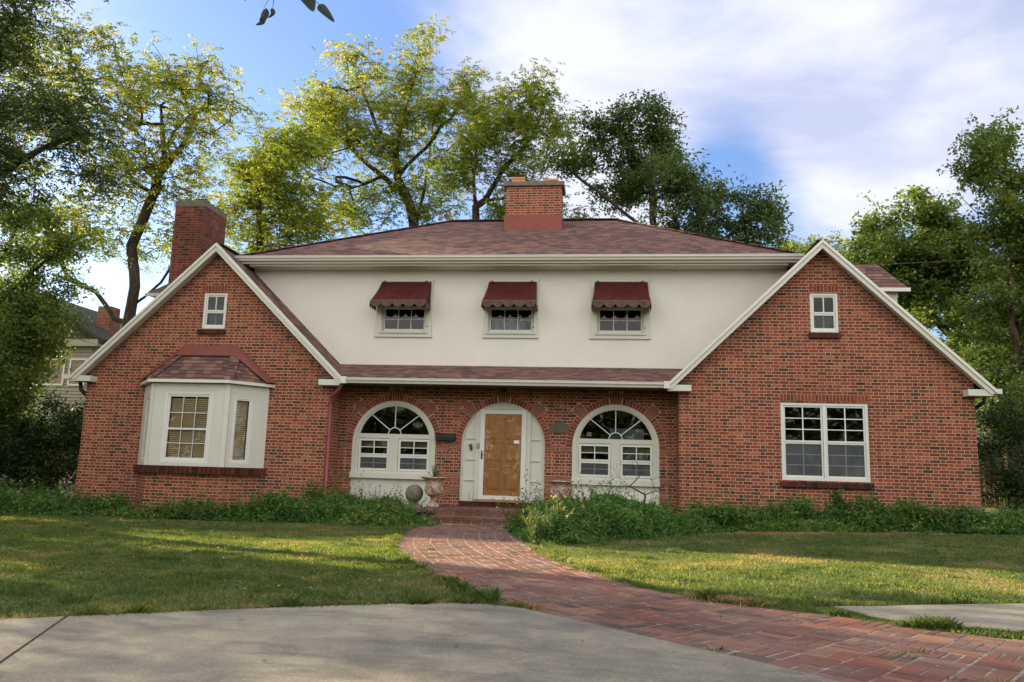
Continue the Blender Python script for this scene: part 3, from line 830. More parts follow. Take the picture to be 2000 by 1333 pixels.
# windows ------------------------------------------------------------
def frame_rect(mb, x0, x1, z0, z1, w, y0, y1, wb=None, wt_=None):
    wb = w if wb is None else wb; wt_ = w if wt_ is None else wt_
    mb.box(x0, x0 + w, y0, y1, z0, z1); mb.box(x1 - w, x1, y0, y1, z0, z1)
    mb.box(x0 + w, x1 - w, y0, y1, z0, z0 + wb); mb.box(x0 + w, x1 - w, y0, y1, z1 - wt_, z1)
def sashes(win, x0, x1, z0, z1, y, cols, rows_t, rows_b, zm=None, bar=.012, screen=True, curtain=None, fr=.035, lowfade=True):
    """double-hung pair of sashes in front plane y"""
    zm = (z0 + z1) / 2 if zm is None else zm
    up = MB(); frame_rect(up, x0, x1, zm - .015, z1, fr, y, y + .03, wb=.035)
    gx0, gx1, gz0, gz1 = x0 + fr, x1 - fr, zm + .02, z1 - fr
    for c in range(1, cols): xx = gx0 + (gx1 - gx0) * c / cols; up.box(xx - bar, xx + bar, y + .006, y + .024, gz0, gz1)
    for r in range(1, rows_t): zz_ = gz0 + (gz1 - gz0) * r / rows_t; up.box(gx0, gx1, y + .008, y + .022, zz_ - bar * .8, zz_ + bar * .8)
    up.build('sash', MT['vinyl'], win)
    lo = MB(); frame_rect(lo, x0, x1, z0, zm - .017, fr, y + .012, y + .04, wb=.045)
    hz0, hz1 = z0 + .045, zm - .017 - fr
    for c in range(1, cols): xx = gx0 + (gx1 - gx0) * c / cols; lo.box(xx - bar, xx + bar, y + .032, y + .044, hz0, hz1)
    for r in range(1, rows_b): zz_ = hz0 + (hz1 - hz0) * r / rows_b; lo.box(gx0, gx1, y + .034, y + .042, zz_ - bar * .8, zz_ + bar * .8)
    lo.build('sash', MT['vinyl'], win)
    g = MB(); g.face([(gx0, y + .015, gz0), (gx1, y + .015, gz0), (gx1, y + .015, gz1), (gx0, y + .015, gz1)])
    g.face([(gx0, y + .038, hz0), (gx1, y + .038, hz0), (gx1, y + .038, hz1), (gx0, y + .038, hz1)])
    g.build('glass', MT['glass'], win, recalc=False)
    if screen:
        s_ = MB(); s_.face([(gx0, y + .028, hz0), (gx1, y + .028, hz0), (gx1, y + .028, hz1), (gx0, y + .028, hz1)])
        s_.build('insect_screen', MT['screen'], win, recalc=False)
    if curtain:
        c_ = MB()
        n = 24
        for k in range(n):
            a = gx0 + (gx1 - gx0) * k / n; b = gx0 + (gx1 - gx0) * (k + 1) / n
            ya = y + .11 + .012 * math.sin(k * 1.9); yb_ = y + .11 + .012 * math.sin((k + 1) * 1.9)
            c_.face([(a, ya, curtain[0]), (b, yb_, curtain[0]), (b, yb_, curtain[1]), (a, ya, curtain[1])])
        c_.build('curtain', MT[curtain[2]], win, recalc=False)
    return (gx0, gx1, hz0, gz1)
def blinds(win, x0, x1, z0, z1, y, pitch=.05, tilt=.6, mat='blind', dx=(1, 0)):
    mb = MB(); n = int((z1 - z0) / pitch); dx = Vector((dx[0], dx[1], 0)).normalized(); nrm = Vector((0, 0, 1)).cross(dx)
    # y may be a function of x (for slanted walls) -> give centre
    c0 = Vector(((x0 + x1) / 2, y, 0)) if not callable(y) else y()
    hw = (x1 - x0) / 2
    for k in range(n):
        z = z0 + (k + .5) * pitch
        mb.obox(c0 + Vector((0, 0, z)), dx * hw, (nrm * math.cos(tilt) + Vector((0, 0, math.sin(tilt)))) * .024, (nrm * -math.sin(tilt) + Vector((0, 0, math.cos(tilt)))) * .0015)
    mb.build('blind', MT[mat], win)

def rect_window(x0, x1, z0, z1, y, units, cols, rt, rb, trim=.05, **kw):
    mb = MB(); frame_rect(mb, x0 + .002, x1 - .002, z0 + .002, z1 - .002, trim, y + .015, y + .10)
    n = units; iw = (x1 - x0 - 2 * trim)
    mul = .05
    for k in range(1, n):
        xx = x0 + trim + iw * k / n; mb.box(xx - mul / 2, xx + mul / 2, y + .012, y + .10, z0 + trim, z1 - trim)
    w = mb.build('window', MT['vinyl'], house, origin=((x0 + x1) / 2, y, z0))
    for k in range(n):
        a = x0 + trim + iw * k / n + (mul / 2 if k else 0); b = x0 + trim + iw * (k + 1) / n - (mul / 2 if k < n - 1 else 0)
        sashes(w, a + .004, b - .004, z0 + trim + .004, z1 - trim - .004, y + .035, cols, rt, rb, **kw)
    return w
rect_window(*WSL, YF, 1, 2, 1, 1, trim=.045, curtain=(4.72, 5.10, 'curtain'), screen=True)
rect_window(*WSR, YF, 1, 2, 1, 1, trim=.045, curtain=(4.72, 5.10, 'sheer'))
rect_window(*WBG, YF, 2, 2, 3, 3, trim=.055, curtain=(1.68, 2.36, 'sheer'))

# stucco-wall windows with awnings
def scallop(n, w, h, drop):
    p = []
    for k in range(n):
        for q in range(9):
            t = q / 8; p.append((w * (k + .04 + .92 * t) / n, -drop - h * math.sin(math.pi * t) ** .5))
        p.append((w * (k + 1) / n, -drop + .01))
    return p
for i, ((a, b), (g0, g1)) in enumerate(zip(W3, G3)):
    mb = MB()
    xo0, xo1, zo0, zo1 = a, b, 4.70, 6.06
    # flat outer casing, laid round the opening, and the thin inner edge
    hx0, hx1, hz0_, hz1_ = g0 - .045, g1 + .045, 4.80, 5.93
    mb.box(xo0, hx0, YS - .04, YS - .002, zo0, zo1); mb.box(hx1, xo1, YS - .04, YS - .002, zo0, zo1)
    mb.box(hx0, hx1, YS - .04, YS - .002, zo0, hz0_); mb.box(hx0, hx1, YS - .04, YS - .002, hz1_, zo1)
    mb.box(xo0 - .02, xo1 + .02, YS - .045, YS - .001, zo0 - .025, zo0)         # bottom drip
    mb.box(xo0 - .02, xo1 + .02, YS - .04, YS - .001, zo1, zo1 + .02)
    mb.box(g0 - .10, g1 + .10, YS - .07, YS - .026, 4.765, 4.795)                # sub-sill
    frame_rect(mb, g0 - .045, g1 + .045, 4.80, 5.93, .03, YS + .0, YS + .09)
    w = mb.build('window', MT['white'], house, origin=((a + b) / 2, YS, 4.7))
    sashes(w, g0 - .013, g1 + .013, 4.832, 5.895, YS + .02, 3, 2, 2, zm=5.40, fr=.03, bar=.009, screen=False)
    if i == 1:
        c_ = MB(); top = []; n = 60
        for k in range(n + 1):
            t = k / n; x = g0 + .02 + (g1 - g0 - .04) * t
            ph = (t * 4.3 + .35) % 1.0; zt_ = 5.10 + (.085 * max(0, 1 - abs(ph - .5) / .16) ** .8 if t > .12 else 0)
            top.append((x, zt_))
        for k in range(n):
            (x1_, z1_), (x2_, z2_) = top[k], top[k + 1]
            ya = YS + .13 + .010 * math.sin(k * .9); yb_ = YS + .13 + .010 * math.sin((k + 1) * .9)
            c_.face([(x1_, ya, 4.86), (x2_, yb_, 4.86), (x2_, yb_, z2_), (x1_, ya, z1_)])
        c_.build('curtain', MT['curtain'], w, recalc=False)
    # awning
    x0 = a + .10; x1 = b - .045; W = x1 - x0; yt, yb_, zt_, zb_ = YS - .05, 17.58, 6.0, 5.435
    rng = random.Random(40 + i)
    N = 16; K = 8; grid = []
    for r in range(K + 1):
        t = r / K; row = []
        for c in range(N + 1):
            s_ = c / N
            flare = (.02 + .03 * t * t)
            x = x0 + W * s_ + (s_ - .5) * 2 * flare * t - (.03 * t if i == 0 else 0) + (-.02 * t if i < 2 else 0)
            y = yt + (yb_ - yt) * (t ** 1.25)
            z = zt_ + (zb_ - zt_) * t + .012 * math.sin(s_ * 9 + i) * t * (1 - t) * 3 - .018 * math.sin(math.pi * s_) * math.sin(math.pi * t)
            row.append((x, y, z))
        grid.append(row)
    mb = MB()
    for r in range(K):
        for c in range(N): mb.face([grid[r][c], grid[r][c + 1], grid[r + 1][c + 1], grid[r + 1][c]])
    for side, c in ((-1, 0), (1, N)):       # side gussets
        edge = [grid[r][c] for r in range(K + 1)]
        back = [(edge[0][0], yt + .02, edge[r][2] - .0) for r in range(K + 1)]
        for r in range(K): mb.face([edge[r], edge[r + 1], (edge[r + 1][0] * .4 + edge[0][0] * .6, yt + .02, edge[r + 1][2] - .05 * (r + 1) / K), (edge[r][0] * .4 + edge[0][0] * .6, yt + .02, edge[r][2] - .05 * r / K)])
    aw = mb.build('awning', MT['awn'], house, origin=((a + b) / 2, YS, 6.0), recalc=False)
    sol = aw.modifiers.new('s', 'SOLIDIFY'); sol.thickness = .004
    aw.data.polygons.foreach_set('use_smooth', [True] * len(aw.data.polygons))
    fx0, fx1 = grid[K][0][0], grid[K][N][0]
    val = MB()
    fw = fx1 - fx0; nsc = 5
    pts = scallop(nsc, fw, .065, .075)
    top_l = [(p[0], 0) for p in pts]
    prev = None
    for p in [(0, -.075)] + pts:
        q = (fx0 + p[0], yb_ - .004 + .010 * math.sin(p[0] * 14), zb_ + p[1]); qt = (fx0 + p[0], yb_, zb_ + .006)
        if prev: val.face([prev[0], q, qt, prev[1]])
        prev = (q, qt)
    for side, xx in ((0, fx0), (1, fx1)):
        prev = None; sw_ = YS - .05 - yb_
        for p in [(0, -.075)] + scallop(3, sw_, .06, .075):
            q = (xx + (-.012 if side == 0 else .012), yb_ + p[0], zb_ + p[1] - .02); qt = (xx, yb_ + p[0], zb_ + .0)
            if prev: val.face([prev[0], q, qt, prev[1]])
            prev = (q, qt)
    vo_ = val.build('valance', MT['val'], aw, recalc=False)
    sol = vo_.modifiers.new('s', 'SOLIDIFY'); sol.thickness = .004
    fr_ = MB(); fr_.tube([(fx0, yb_ + .01, zb_ + .01), (fx1, yb_ + .01, zb_ + .01)], .011, 6)
    for xx in (fx0 + .01, fx1 - .01): fr_.tube([(xx, yb_ + .01, zb_ + .005), (xx, YS - .03, zb_ - .02)], .01, 6)
    fr_.tube([(x0, YS - .045, 6.0), (x1, YS - .045, 6.0)], .012, 6)
    for xx in (x0 + .07, x1 - .12): fr_.box(xx - .03, xx + .03, YS - .07, YS - .026, 6.0, 6.03)
    fr_.tube([(x1 - .06, YS - .04, 5.35), (x1 - .055, YS - .035, 4.95), (x1 - .06, YS - .03, 4.88)], .005, 5)
    fr_.box(x1 - .075, x1 - .045, YS - .045, YS - .026, 4.91, 4.95)
    fr_.build('awning_frame', MT['cap'], aw)

# arched windows ------------------------------------------------------
def ring(mb, xc, zc, r0, r1, y0, y1, t0=0.0, t1=math.pi, n=32, a=.5):
    for k in range(n):
        ta = t0 + (t1 - t0) * k / n; tb = t0 + (t1 - t0) * (k + 1) / n
        P = [(xc + r * math.cos(t), zc + r * math.sin(t)) for r, t in ((r0, ta), (r1, ta), (r1, tb), (r0, tb))]
        mb.prism(P, 'y', y0, y1, a)
def arched_window(xc, r, zs, paper=False):
    mb = MB()
    ring(mb, xc, zs, r - .085, r - .002, YR + .0, YR + .09)
    mb.box(xc - r + .002, xc - r + .085, YR + .0, YR + .09, 1.50, zs); mb.box(xc + r - .085, xc + r - .002, YR + .0, YR + .09, 1.50, zs)
    ring(mb, xc, zs + .02, r - .14, r - .085, YR + .025, YR + .09)
    mb.box(xc - r + .085, xc - r + .14, YR + .025, YR + .09, 1.50, zs + .02); mb.box(xc + r - .14, xc + r - .085, YR + .025, YR + .09, 1.50, zs + .02)
    mb.box(xc - r + .14, xc + r - .14, YR + .02, YR + .09, 2.285, 2.385)         # transom
    mb.box(xc - .10, xc + .10, YR + .02, YR + .09, 1.55, 2.285)                    # mullion
    mb.box(xc - r + .14, xc + r - .14, YR + .02, YR + .09, 1.50, 1.555)
    mb.box(xc - r - .01, xc + r + .01, YR - .055, YR + .09, 1.385, 1.50)           # sill board
    mb.box(xc - .015, xc + .015, YR + .012, YR + .03, 1.55, 2.27)
    w = mb.build('window', MT['white'], house, origin=(xc, YR, 1.385))
    for a, b in ((xc - r + .14, xc - .10), (xc + .10, xc + r - .14)):
        sashes(w, a + .006, b - .006, 1.56, 2.275, YR + .035, 2, 2, 2, bar=.011, fr=.05)
    ri = r - .14; zc = zs + .02
    g = MB(); n = 28
    t0 = math.asin((2.385 - zc) / ri)
    pts = [(xc + ri * math.cos(t0 + (math.pi - 2 * t0) * k / n), YR + .06, zc + ri * math.sin(t0 + (math.pi - 2 * t0) * k / n)) for k in range(n + 1)]
    g.face(pts); g.build('fan_glass', MT['glass'], w, recalc=False)
    f = MB()
    zb_ = 2.385
    ring(f, xc + .0, zb_, .135, .155, YR + .045, YR + .058, n=14)
    for ang in (90, 38, 142):
        t = rad(ang); d = Vector((math.cos(t), 0, math.sin(t)))
        # distance from hub to the arch
        ox, oz = 0, zb_ - zc; bq = ox * d.x + oz * d.z; L = -bq + math.sqrt(bq * bq - (oz * oz - ri * ri))
        a = Vector((xc, YR + .0515, zb_)) + d * .155; b = Vector((xc, YR + .0515, zb_)) + d * L
        c = (a + b) / 2; f.obox(c, (b - a) / 2, Vector((0, .0065, 0)), Vector((-d.z, 0, d.x)) * .010)
    f.build('fan_muntins', MT['vinyl'], w)
    mb = MB()
    mb.box(xc - r + .002, xc + r - .002, YR + .03, YR + .08, .46, 1.385)
    k = -r + .16
    while k < r - .05:
        mb.box(xc + k - .006, xc + k + .006, YR + .024, YR + .03, .46, 1.385); k += .2
    mb.build('window_apron', MT['white'] if not paper else MT['stucco'], house)
    # inside: valance blind behind the lower lights
    bl = MB()
    for a, b in ((xc - r + .16, xc - .12), (xc + .12, xc + r - .16)):
        for q in range(4): bl.box(a, b, YR + .12, YR + .124, 2.10 + q * .038, 2.13 + q * .038)
    bl.build('blind', MT['blind'], w)
    if paper:
        MB().box(xc - .63, xc - .53, YR + .064, YR + .067, 2.44, 2.53).build('notice', MT['paper'], w)
        cu = MB()
        cu.box(xc - .12, xc + .62, YR + .16, YR + .17, 2.0, 2.63); cu.box(xc + .12, xc + .72, YR + .15, YR + .155, 1.9, 2.07)
        cu.build('interior_board', MT['sheer'], w)
    return w
arched_window(*A1); arched_window(*A2, paper=True)
# brick arches with radiating keys
def brick_arch(xc, r, zs, zb):
    mb = MB(); L = .135
    n = int(math.pi * (r + L / 2) / .075)
    key = (90, 45, 135)
    for k in range(n):
        ta = math.pi * k / n; tb = math.pi * (k + 1) / n; tm = math.degrees((ta + tb) / 2)
        if any(abs(tm - q) < (7 if q == 90 else 6) for q in key): continue
        g = .0055 / (r + L / 2)
        P = [(xc + q * math.cos(t), zs + q * math.sin(t)) for q, t in ((r + .004, ta + g), (r + L, ta + g), (r + L, tb - g), (r + .004, tb - g))]
        mb.prism(P, 'y', YR - .007, YR + .03, random.betavariate(2, 2))
    for q in key:
        half = rad(7 if q == 90 else 6); n2 = 5; Lk = .33 if q != 90 else .30
        for j in range(n2):
            ta = rad(q) - half + 2 * half * j / n2; tb = rad(q) - half + 2 * half * (j + 1) / n2; g = .0055 / r
            ex = Lk - .05 * abs(j - 2) * .5
            P = [(xc + rr * math.cos(t), zs + rr * math.sin(t)) for rr, t in ((r + .004, ta + g), (r + ex, ta + g), (r + ex, tb - g), (r + .004, tb - g))]
            mb.prism(P, 'y', YR - .009, YR + .03, random.uniform(.25, .7))
    # thin stacked tiles at the jambs, and a header strip beside them
    for sx in (-1, 1):
        for zc in (zs - .12, zs - .78, 1.02 if xc != AD[0] else 1.12):
            jb = MB()
            for j in range(4):
                a, b = sorted((xc + sx * (r + .005), xc + sx * (r + .27)))
                jb.box(a, b, YR - .007, YR + .02, zc + j * .034, zc + j * .034 + .024, random.uniform(.2, .7))
            jb.build('tile_band', MT['brickp'], house)
    o = mb.build('brick_arch', MT['brickp'], house)
    mo = MB(); ring(mo, xc, zs, r + .001, r + L + .008, YR - .003, YR + .02)
    for q in key:
        half = rad(7.4 if q == 90 else 6.4); P = [(xc + rr * math.cos(t), zs + rr * math.sin(t)) for rr, t in ((r + .001, rad(q) - half), (r + .33, rad(q) - half), (r + .33, rad(q) + half), (r + .001, rad(q) + half))]
        mo.prism(P, 'y', YR - .004, YR + .02)
    for sx in (-1, 1):
        a, b = sorted((xc + sx * (r + .145), xc + sx * (r + .155))); mo.box(a, b, YR - .0025, YR + .02, .85, zs)
        for zc in (zs - .12, zs - .78, 1.02 if xc != AD[0] else 1.12):
            a, b = sorted((xc + sx * (r + .002), xc + sx * (r + .275))); mo.box(a, b, YR - .004, YR + .02, zc - .006, zc + .134)
    mo.build('arch_mortar', MT['mortar'], o)
brick_arch(*A1, .45); brick_arch(*A2, .45); brick_arch(*AD, .84)

# bay window -----------------------------------------------------------
BX0, BX1, BF0, BF1, BY = -10.62, -7.62, -9.97, -8.23, 16.45
foot = [(BX0, YF), (BF0, BY), (BF1, BY), (BX1, YF)]
def bay_poly(off):   # offset outline outward
    return [(BX0 - off, YF), (BF0 - off * .45, BY - off), (BF1 + off * .45, BY - off), (BX1 + off, YF)]
Z0, Z1 = 1.53, 3.32
mb = MB()
BW = (-9.66, -8.56, 1.60, 3.14)   # front window opening
def facet(mb, A, B_, openings, z0, z1, depth=.06):
    """one vertical face of the bay, with rectangular openings given along its length"""
    A = Vector((A[0], A[1], 0)); B_ = Vector((B_[0], B_[1], 0)); L = (B_ - A).length; d = (B_ - A) / L; n = Vector((d.y, -d.x, 0))
    def P(u, z, o=0): p = A + d * u - n * o; return (p.x, p.y, z)
    polys = [[Vector((0, z0, 0)), Vector((L, z0, 0)), Vector((L, z1, 0)), Vector((0, z1, 0))]] + [[Vector((a, c, 0)), Vector((b, c, 0)), Vector((b, e, 0)), Vector((a, e, 0))] for a, b, c, e in openings]
    flat = [p for q in polys for p in q]
    i = len(mb.v); mb.v += [P(p.x, p.y) for p in flat]
    for t in tessellate_polygon(polys):
        a, b, c = (flat[k] for k in t)
        if ((b - a).cross(c - a)).z < 0: t = (t[0], t[2], t[1])
        mb.f.append(tuple(i + k for k in t)); mb.a.append(.5)
    for a, b, c, e in openings:
        h = [(a, c), (b, c), (b, e), (a, e)]
        for k in range(4):
            p, q = h[k], h[(k + 1) % 4]; mb.face([P(*p), P(p[0], p[1], depth), P(q[0], q[1], depth), P(*q)])
    return A, d, n, L
fA = facet(mb, foot[1], foot[2], [(BW[0] - BF0, BW[1] - BF0, BW[2], BW[3])], Z0, Z1)
Ls = (Vector(foot[3]) - Vector(foot[2])).length
SO = (.16, .60, 1.62, 3.06)
fB = facet(mb, foot[2], foot[3], [SO], Z0, Z1)
fC = facet(mb, foot[0], foot[1], [(Ls - .60, Ls - .16, 1.62, 3.06)], Z0, Z1)
bay = mb.build('bay_window', MT['white'], house, origin=((BX0 + BX1) / 2, YF, Z0), recalc=False)
def inset_frame(F, op, steps, glass_y, cols=1, mid=None, rows=1, bl=None):
    """stepped mouldings inside an opening of a bay face, in that face's own plane"""
    A, d, n, L = F; a, b, c, e = op
    def B3(m_, u0, u1, z0, z1, o0, o1):
        cu = A + d * ((u0 + u1) / 2) - n * ((o0 + o1) / 2) + Vector((0, 0, (z0 + z1) / 2))
        m_.obox(cu, d * ((u1 - u0) / 2), n * ((o1 - o0) / 2), Vector((0, 0, (z1 - z0) / 2)))
    fm = MB()
    for (w, o) in steps:
        B3(fm, a, a + w, c, e, o, o + .03); B3(fm, b - w, b, c, e, o, o + .03); B3(fm, a + w, b - w, c, c + w, o, o + .03); B3(fm, a + w, b - w, e - w, e, o, o + .03)
        a += w; b -= w; c += w; e -= w
    if mid:
        B3(fm, a, b, mid - .02, mid + .02, glass_y - .02, glass_y + .02)
    for k in range(1, cols):
        u = a + (b - a) * k / cols; B3(fm, u - .006, u + .006, c, (mid or e), glass_y - .003, glass_y + .012); 
        if mid: B3(fm, u - .006, u + .006, mid, e, glass_y - .006, glass_y + .012)
    if rows > 1:
        for lo_, hi_ in ((c, mid), (mid, e)):
            zz_ = (lo_ + hi_) / 2; B3(fm, a, b, zz_ - .008, zz_ + .008, glass_y - .004, glass_y + .010)
    fm.build('bay_sash', MT['vinyl'], bay)
    gl = MB(); P = lambda u, z, o: tuple(A + d * u - n * o + Vector((0, 0, z)))
    gl.face([P(a, c, glass_y), P(b, c, glass_y), P(b, e, glass_y), P(a, e, glass_y)]); gl.build('glass', MT['clear'], bay, recalc=False)
    bm_ = MB(); z = c + .02
    while z < e - .01:
        cc = A + d * ((a + b) / 2) - n * (glass_y + .05) + Vector((0, 0, z))
        bm_.obox(cc, d * ((b - a) / 2), (n * .55 + Vector((0, 0, -.84))) * .023, (n * .84 + Vector((0, 0, .55))) * .0015); z += .043
    bm_.build('blind', MT['blind'], bay)
inset_frame(fA, (BW[0] - BF0, BW[1] - BF0, BW[2], BW[3]), [(.05, .005), (.03, .02), (.03, .03)], .05, cols=3, mid=2.33, rows=2)
inset_frame(fB, SO, [(.04, .005), (.035, .02)], .045)
inset_frame(fC, (Ls - .60, Ls - .16, 1.62, 3.06), [(.04, .005), (.035, .02)], .045)
mb = MB()
mb.box(-10.55, -7.7, YF + .1, YF + .11, 1.5, 3.3)
mb.build('bay_interior', MT['room'], bay)
# corner boards of the bay
for px_, py_, ang in ((BF0, BY, .42), (BF1, BY, -.42)):
    mb = MB().obox((px_, py_ + .012, (Z0 + Z1) / 2), (.05 * math.cos(ang * .5), .05 * math.sin(-ang * .5), 0), (0, .017, 0), (0, 0, (Z1 - Z0) / 2))
    mb.build('corner_board', MT['white'], bay)
# brick base, sill
mb = MB()
bb = bay_poly(-.03)
for a, b in zip(bb, bb[1:]): mb.face([(a[0], a[1], .2), (b[0], b[1], .2), (b[0], b[1], 1.42), (a[0], a[1], 1.42)])
mb.build('bay_base', MT['brick'], house, recalc=True)
mb = MB()
bs = bay_poly(.09); bi = bay_poly(-.02)
for k, (a, b) in enumerate(zip(bs, bs[1:])):
    a2, b2 = bi[k], bi[k + 1]; n = max(2, int((Vector(a) - Vector(b)).length / .105))
    for q in range(n):
        t0 = q / n + .004; t1 = (q + 1) / n - .004
        L_ = lambda p, q_, t: (p[0] + (q_[0] - p[0]) * t, p[1] + (q_[1] - p[1]) * t)
        mb.prism([L_(a, b, t0), L_(a, b, t1), L_(a2, b2, t1), L_(a2, b2, t0)], 'z', 1.375, 1.52, random.random() * .75)
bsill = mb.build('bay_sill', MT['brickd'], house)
# bay roof: hipped shingle slopes, red flashing against the wall, white drip edge
be = bay_poly(.10); zt_ = 3.40; ztop = 4.17
T0, T1 = (-9.62, YF), (-8.52, YF)
bt = [(-9.70, YF - .002, 4.13), (-8.47, YF - .002, 4.13)]
mb = MB()
slab(mb, [(be[1][0], be[1][1], zt_), (be[2][0], be[2][1], zt_), (bt[1][0], bt[1][1], ztop), (bt[0][0], bt[0][1], ztop)], .03)
slab(mb, [(be[0][0], be[0][1], zt_), (be[1][0], be[1][1], zt_), (bt[0][0], bt[0][1], ztop)], .03)
slab(mb, [(be[2][0], be[2][1], zt_), (be[3][0], be[3][1], zt_), (bt[1][0], bt[1][1], ztop)], .03)
br = mb.build('bay_roof', MT['roof'], house, recalc=False)
for a, b in ((Vector((be[1][0], be[1][1], zt_ + .01)), Vector((*bt[0][:2], ztop + .01))), (Vector((be[2][0], be[2][1], zt_ + .01)), Vector((*bt[1][:2], ztop + .01)))):
    d = (b - a); L = d.length; d /= L; s_ = d.cross(Vector((0, 0, 1))).normalized()
    n = 7; mb = MB()
    for k in range(n): mb.obox(a + d * L * (k + .5) / n, d * (L / n * .52), s_ * .10, Vector((0, 0, .008)))
    mb.build('hip_cap', MT['roof'], br)
mb = MB()
fo = [(-10.74, 3.36), (-9.76, 4.10), (-9.72, 4.13), (-8.45, 4.13), (-8.41, 4.10), (-7.50, 3.40)]
fi = [(-10.66, 3.30), (-9.62, 4.0), (-9.62, 4.0), (-8.54, 4.0), (-8.54, 4.0), (-7.60, 3.30)]
fo = [(x, z + .13) if 0 < k < 5 else (x, z + .02) for k, (x, z) in enumerate(fo)]
for k in range(5):
    P = [fi[k], fi[k + 1], fo[k + 1], fo[k]]
    if abs(P[0][0] - P[1][0]) < 1e-6: P = [fi[k], fo[k + 1], fo[k]]
    mb.prism(P, 'y', YF - .035, YF - .006)
for P in ([(-9.74, YF - .04, 4.28), (-8.46, YF - .04, 4.28), (-8.40, YF - .23, 4.015), (-9.80, YF - .23, 4.015)],
          [(-9.74, YF - .04, 4.28), (-9.80, YF - .23, 4.015), (-10.60, YF - .24, 3.425), (-10.80, YF - .04, 3.42)],
          [(-8.46, YF - .04, 4.28), (-8.40, YF - .23, 4.015), (-7.60, YF - .24, 3.425), (-7.44, YF - .04, 3.42)]):
    mb.face(P)
mb.build('roof_flashing', MT['flash'], br, recalc=True)
mb = MB()
o2 = bay_poly(.13); i2 = bay_poly(.0)
for k in range(3): mb.prism([o2[k], o2[k + 1], i2[k + 1], i2[k]], 'z', 3.33, 3.395)
mb.build('bay_eave', MT['gutter'], bay)

# entrance --------------------------------------------------------------
xc, r, zs = AD
mb = MB(); mb.prism(arch(xc, r - .002, zs, .945), 'y', YR + .06, YR + .09); mb.box(xc - .55, xc + .55, YR + .0585, YR + .06, 1.0, 2.99)
ent = mb.build('door_surround', MT['white'], house, origin=(xc, YR, .94))
mb = MB()
ring(mb, xc, zs, r - .035, r - .003, YR + .03, YR + .05); mb.box(xc - r + .003, xc - r + .035, YR + .03, YR + .05, .95, zs); mb.box(xc + r - .035, xc + r - .003, YR + .03, YR + .05, .95, zs)
for sx in (-1, 1):
    a, b = sorted((xc + sx * .84, xc + sx * .60))
    for z in (2.33, 1.865, 1.41): mb.box(a, b, YR + .030, YR + .050, z - .012, z + .012)
    mb.box(*sorted((xc + sx * .60, xc + sx * .585)), YR + .035, YR + .05, .95, 3.0)
mb.box(xc - .60, xc + .60, YR + .02, YR + .05, 2.995, 3.03)
mb.box(xc - .62, xc - .52, YR + .025, YR + .05, .95, 2.995); mb.box(xc + .52, xc + .62, YR + .025, YR + .05, .95, 2.995)
mb.build('panel_moulding', MT['white'], ent)
mb = MB()
frame_rect(mb, xc - .52, xc + .52, 1.0, 2.985, .105, YR + .0, YR + .05, wb=.085, wt_=.10)
door = mb.build('storm_door', MT['vinyl'], house, origin=(xc, YR, 1.0))
g = MB(); g.face([(xc - .415, YR + .012, 1.085), (xc + .415, YR + .012, 1.085), (xc + .415, YR + .012, 2.885), (xc - .415, YR + .012, 2.885)]); g.build('glass', MT['clear'], door, recalc=False)
g = MB(); n = 14
for i in range(n):
    for j in range(n * 2):
        pt = lambda i_, j_: (xc - .412 + .824 * i_ / n, YR + .020 + .003 * math.sin(i_ * 1.3 + j_ * .7), 1.087 + 1.796 * j_ / (n * 2))
        g.face([pt(i, j), pt(i + 1, j), pt(i + 1, j + 1), pt(i, j + 1)])
g.build('plastic_sheet', MT['plastic'], door, recalc=False)
dm = MB(); dm.box(xc - .414, xc + .414, YR + .053, YR + .058, 1.086, 2.884)
for a, b in ((-.414, -.345), (-.04, .04), (.345, .414)): dm.box(xc + a, xc + b, YR + .036, YR + .052, 1.086, 2.884)
for z0_, z1_ in ((1.086, 1.19), (1.70, 1.82), (2.22, 2.30), (2.78, 2.884)):
    for a, b in ((-.345, -.04), (.04, .345)): dm.box(xc + a, xc + b, YR + .036, YR + .052, z0_, z1_)
for a, b in ((-.345, -.04), (.04, .345)):
    for z0_, z1_ in ((1.19, 1.70), (1.82, 2.22), (2.30, 2.78)):
        o_ = [(xc + a + .012, z0_ + .012), (xc + b - .012, z0_ + .012), (xc + b - .012, z1_ - .012), (xc + a + .012, z1_ - .012)]
        q_ = [(xc + a + .055, z0_ + .055), (xc + b - .055, z0_ + .055), (xc + b - .055, z1_ - .055), (xc + a + .055, z1_ - .055)]
        for k in range(4):
            k2 = (k + 1) % 4
            dm.face([(o_[k][0], YR + .0525, o_[k][1]), (o_[k2][0], YR + .0525, o_[k2][1]), (q_[k2][0], YR + .038, q_[k2][1]), (q_[k][0], YR + .038, q_[k][1])])
        dm.face([(x_, YR + .038, z_) for x_, z_ in q_])
dm.build('front_door', MT['door'], house, origin=(xc, YR + .04, 1.0)) 
MB().box(xc + .245, xc + .37, YR + .006, YR + .010, 2.235, 2.305).build('paper_note', MT['paper'], door)
mb = MB(); mb.box(xc - .482, xc - .452, YR - .02, YR + .0, 1.88, 2.06); mb.tube([(xc - .467, YR - .02, 1.975), (xc - .467, YR - .06, 1.975), (xc - .40, YR - .065, 1.972), (xc - .365, YR - .06, 1.965)], .009, 8)
mb.build('handle', MT['brass'], door)
MB().box(xc - .60, xc + .50, YR - .04, YR + .05, .945, 1.0).build('threshold', MT['wood_dark'], house)
mb = MB(); n = 26
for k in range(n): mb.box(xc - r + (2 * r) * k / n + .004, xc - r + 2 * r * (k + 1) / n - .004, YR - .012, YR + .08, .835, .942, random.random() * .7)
mb.build('door_step_bricks', MT['brickd'], house)
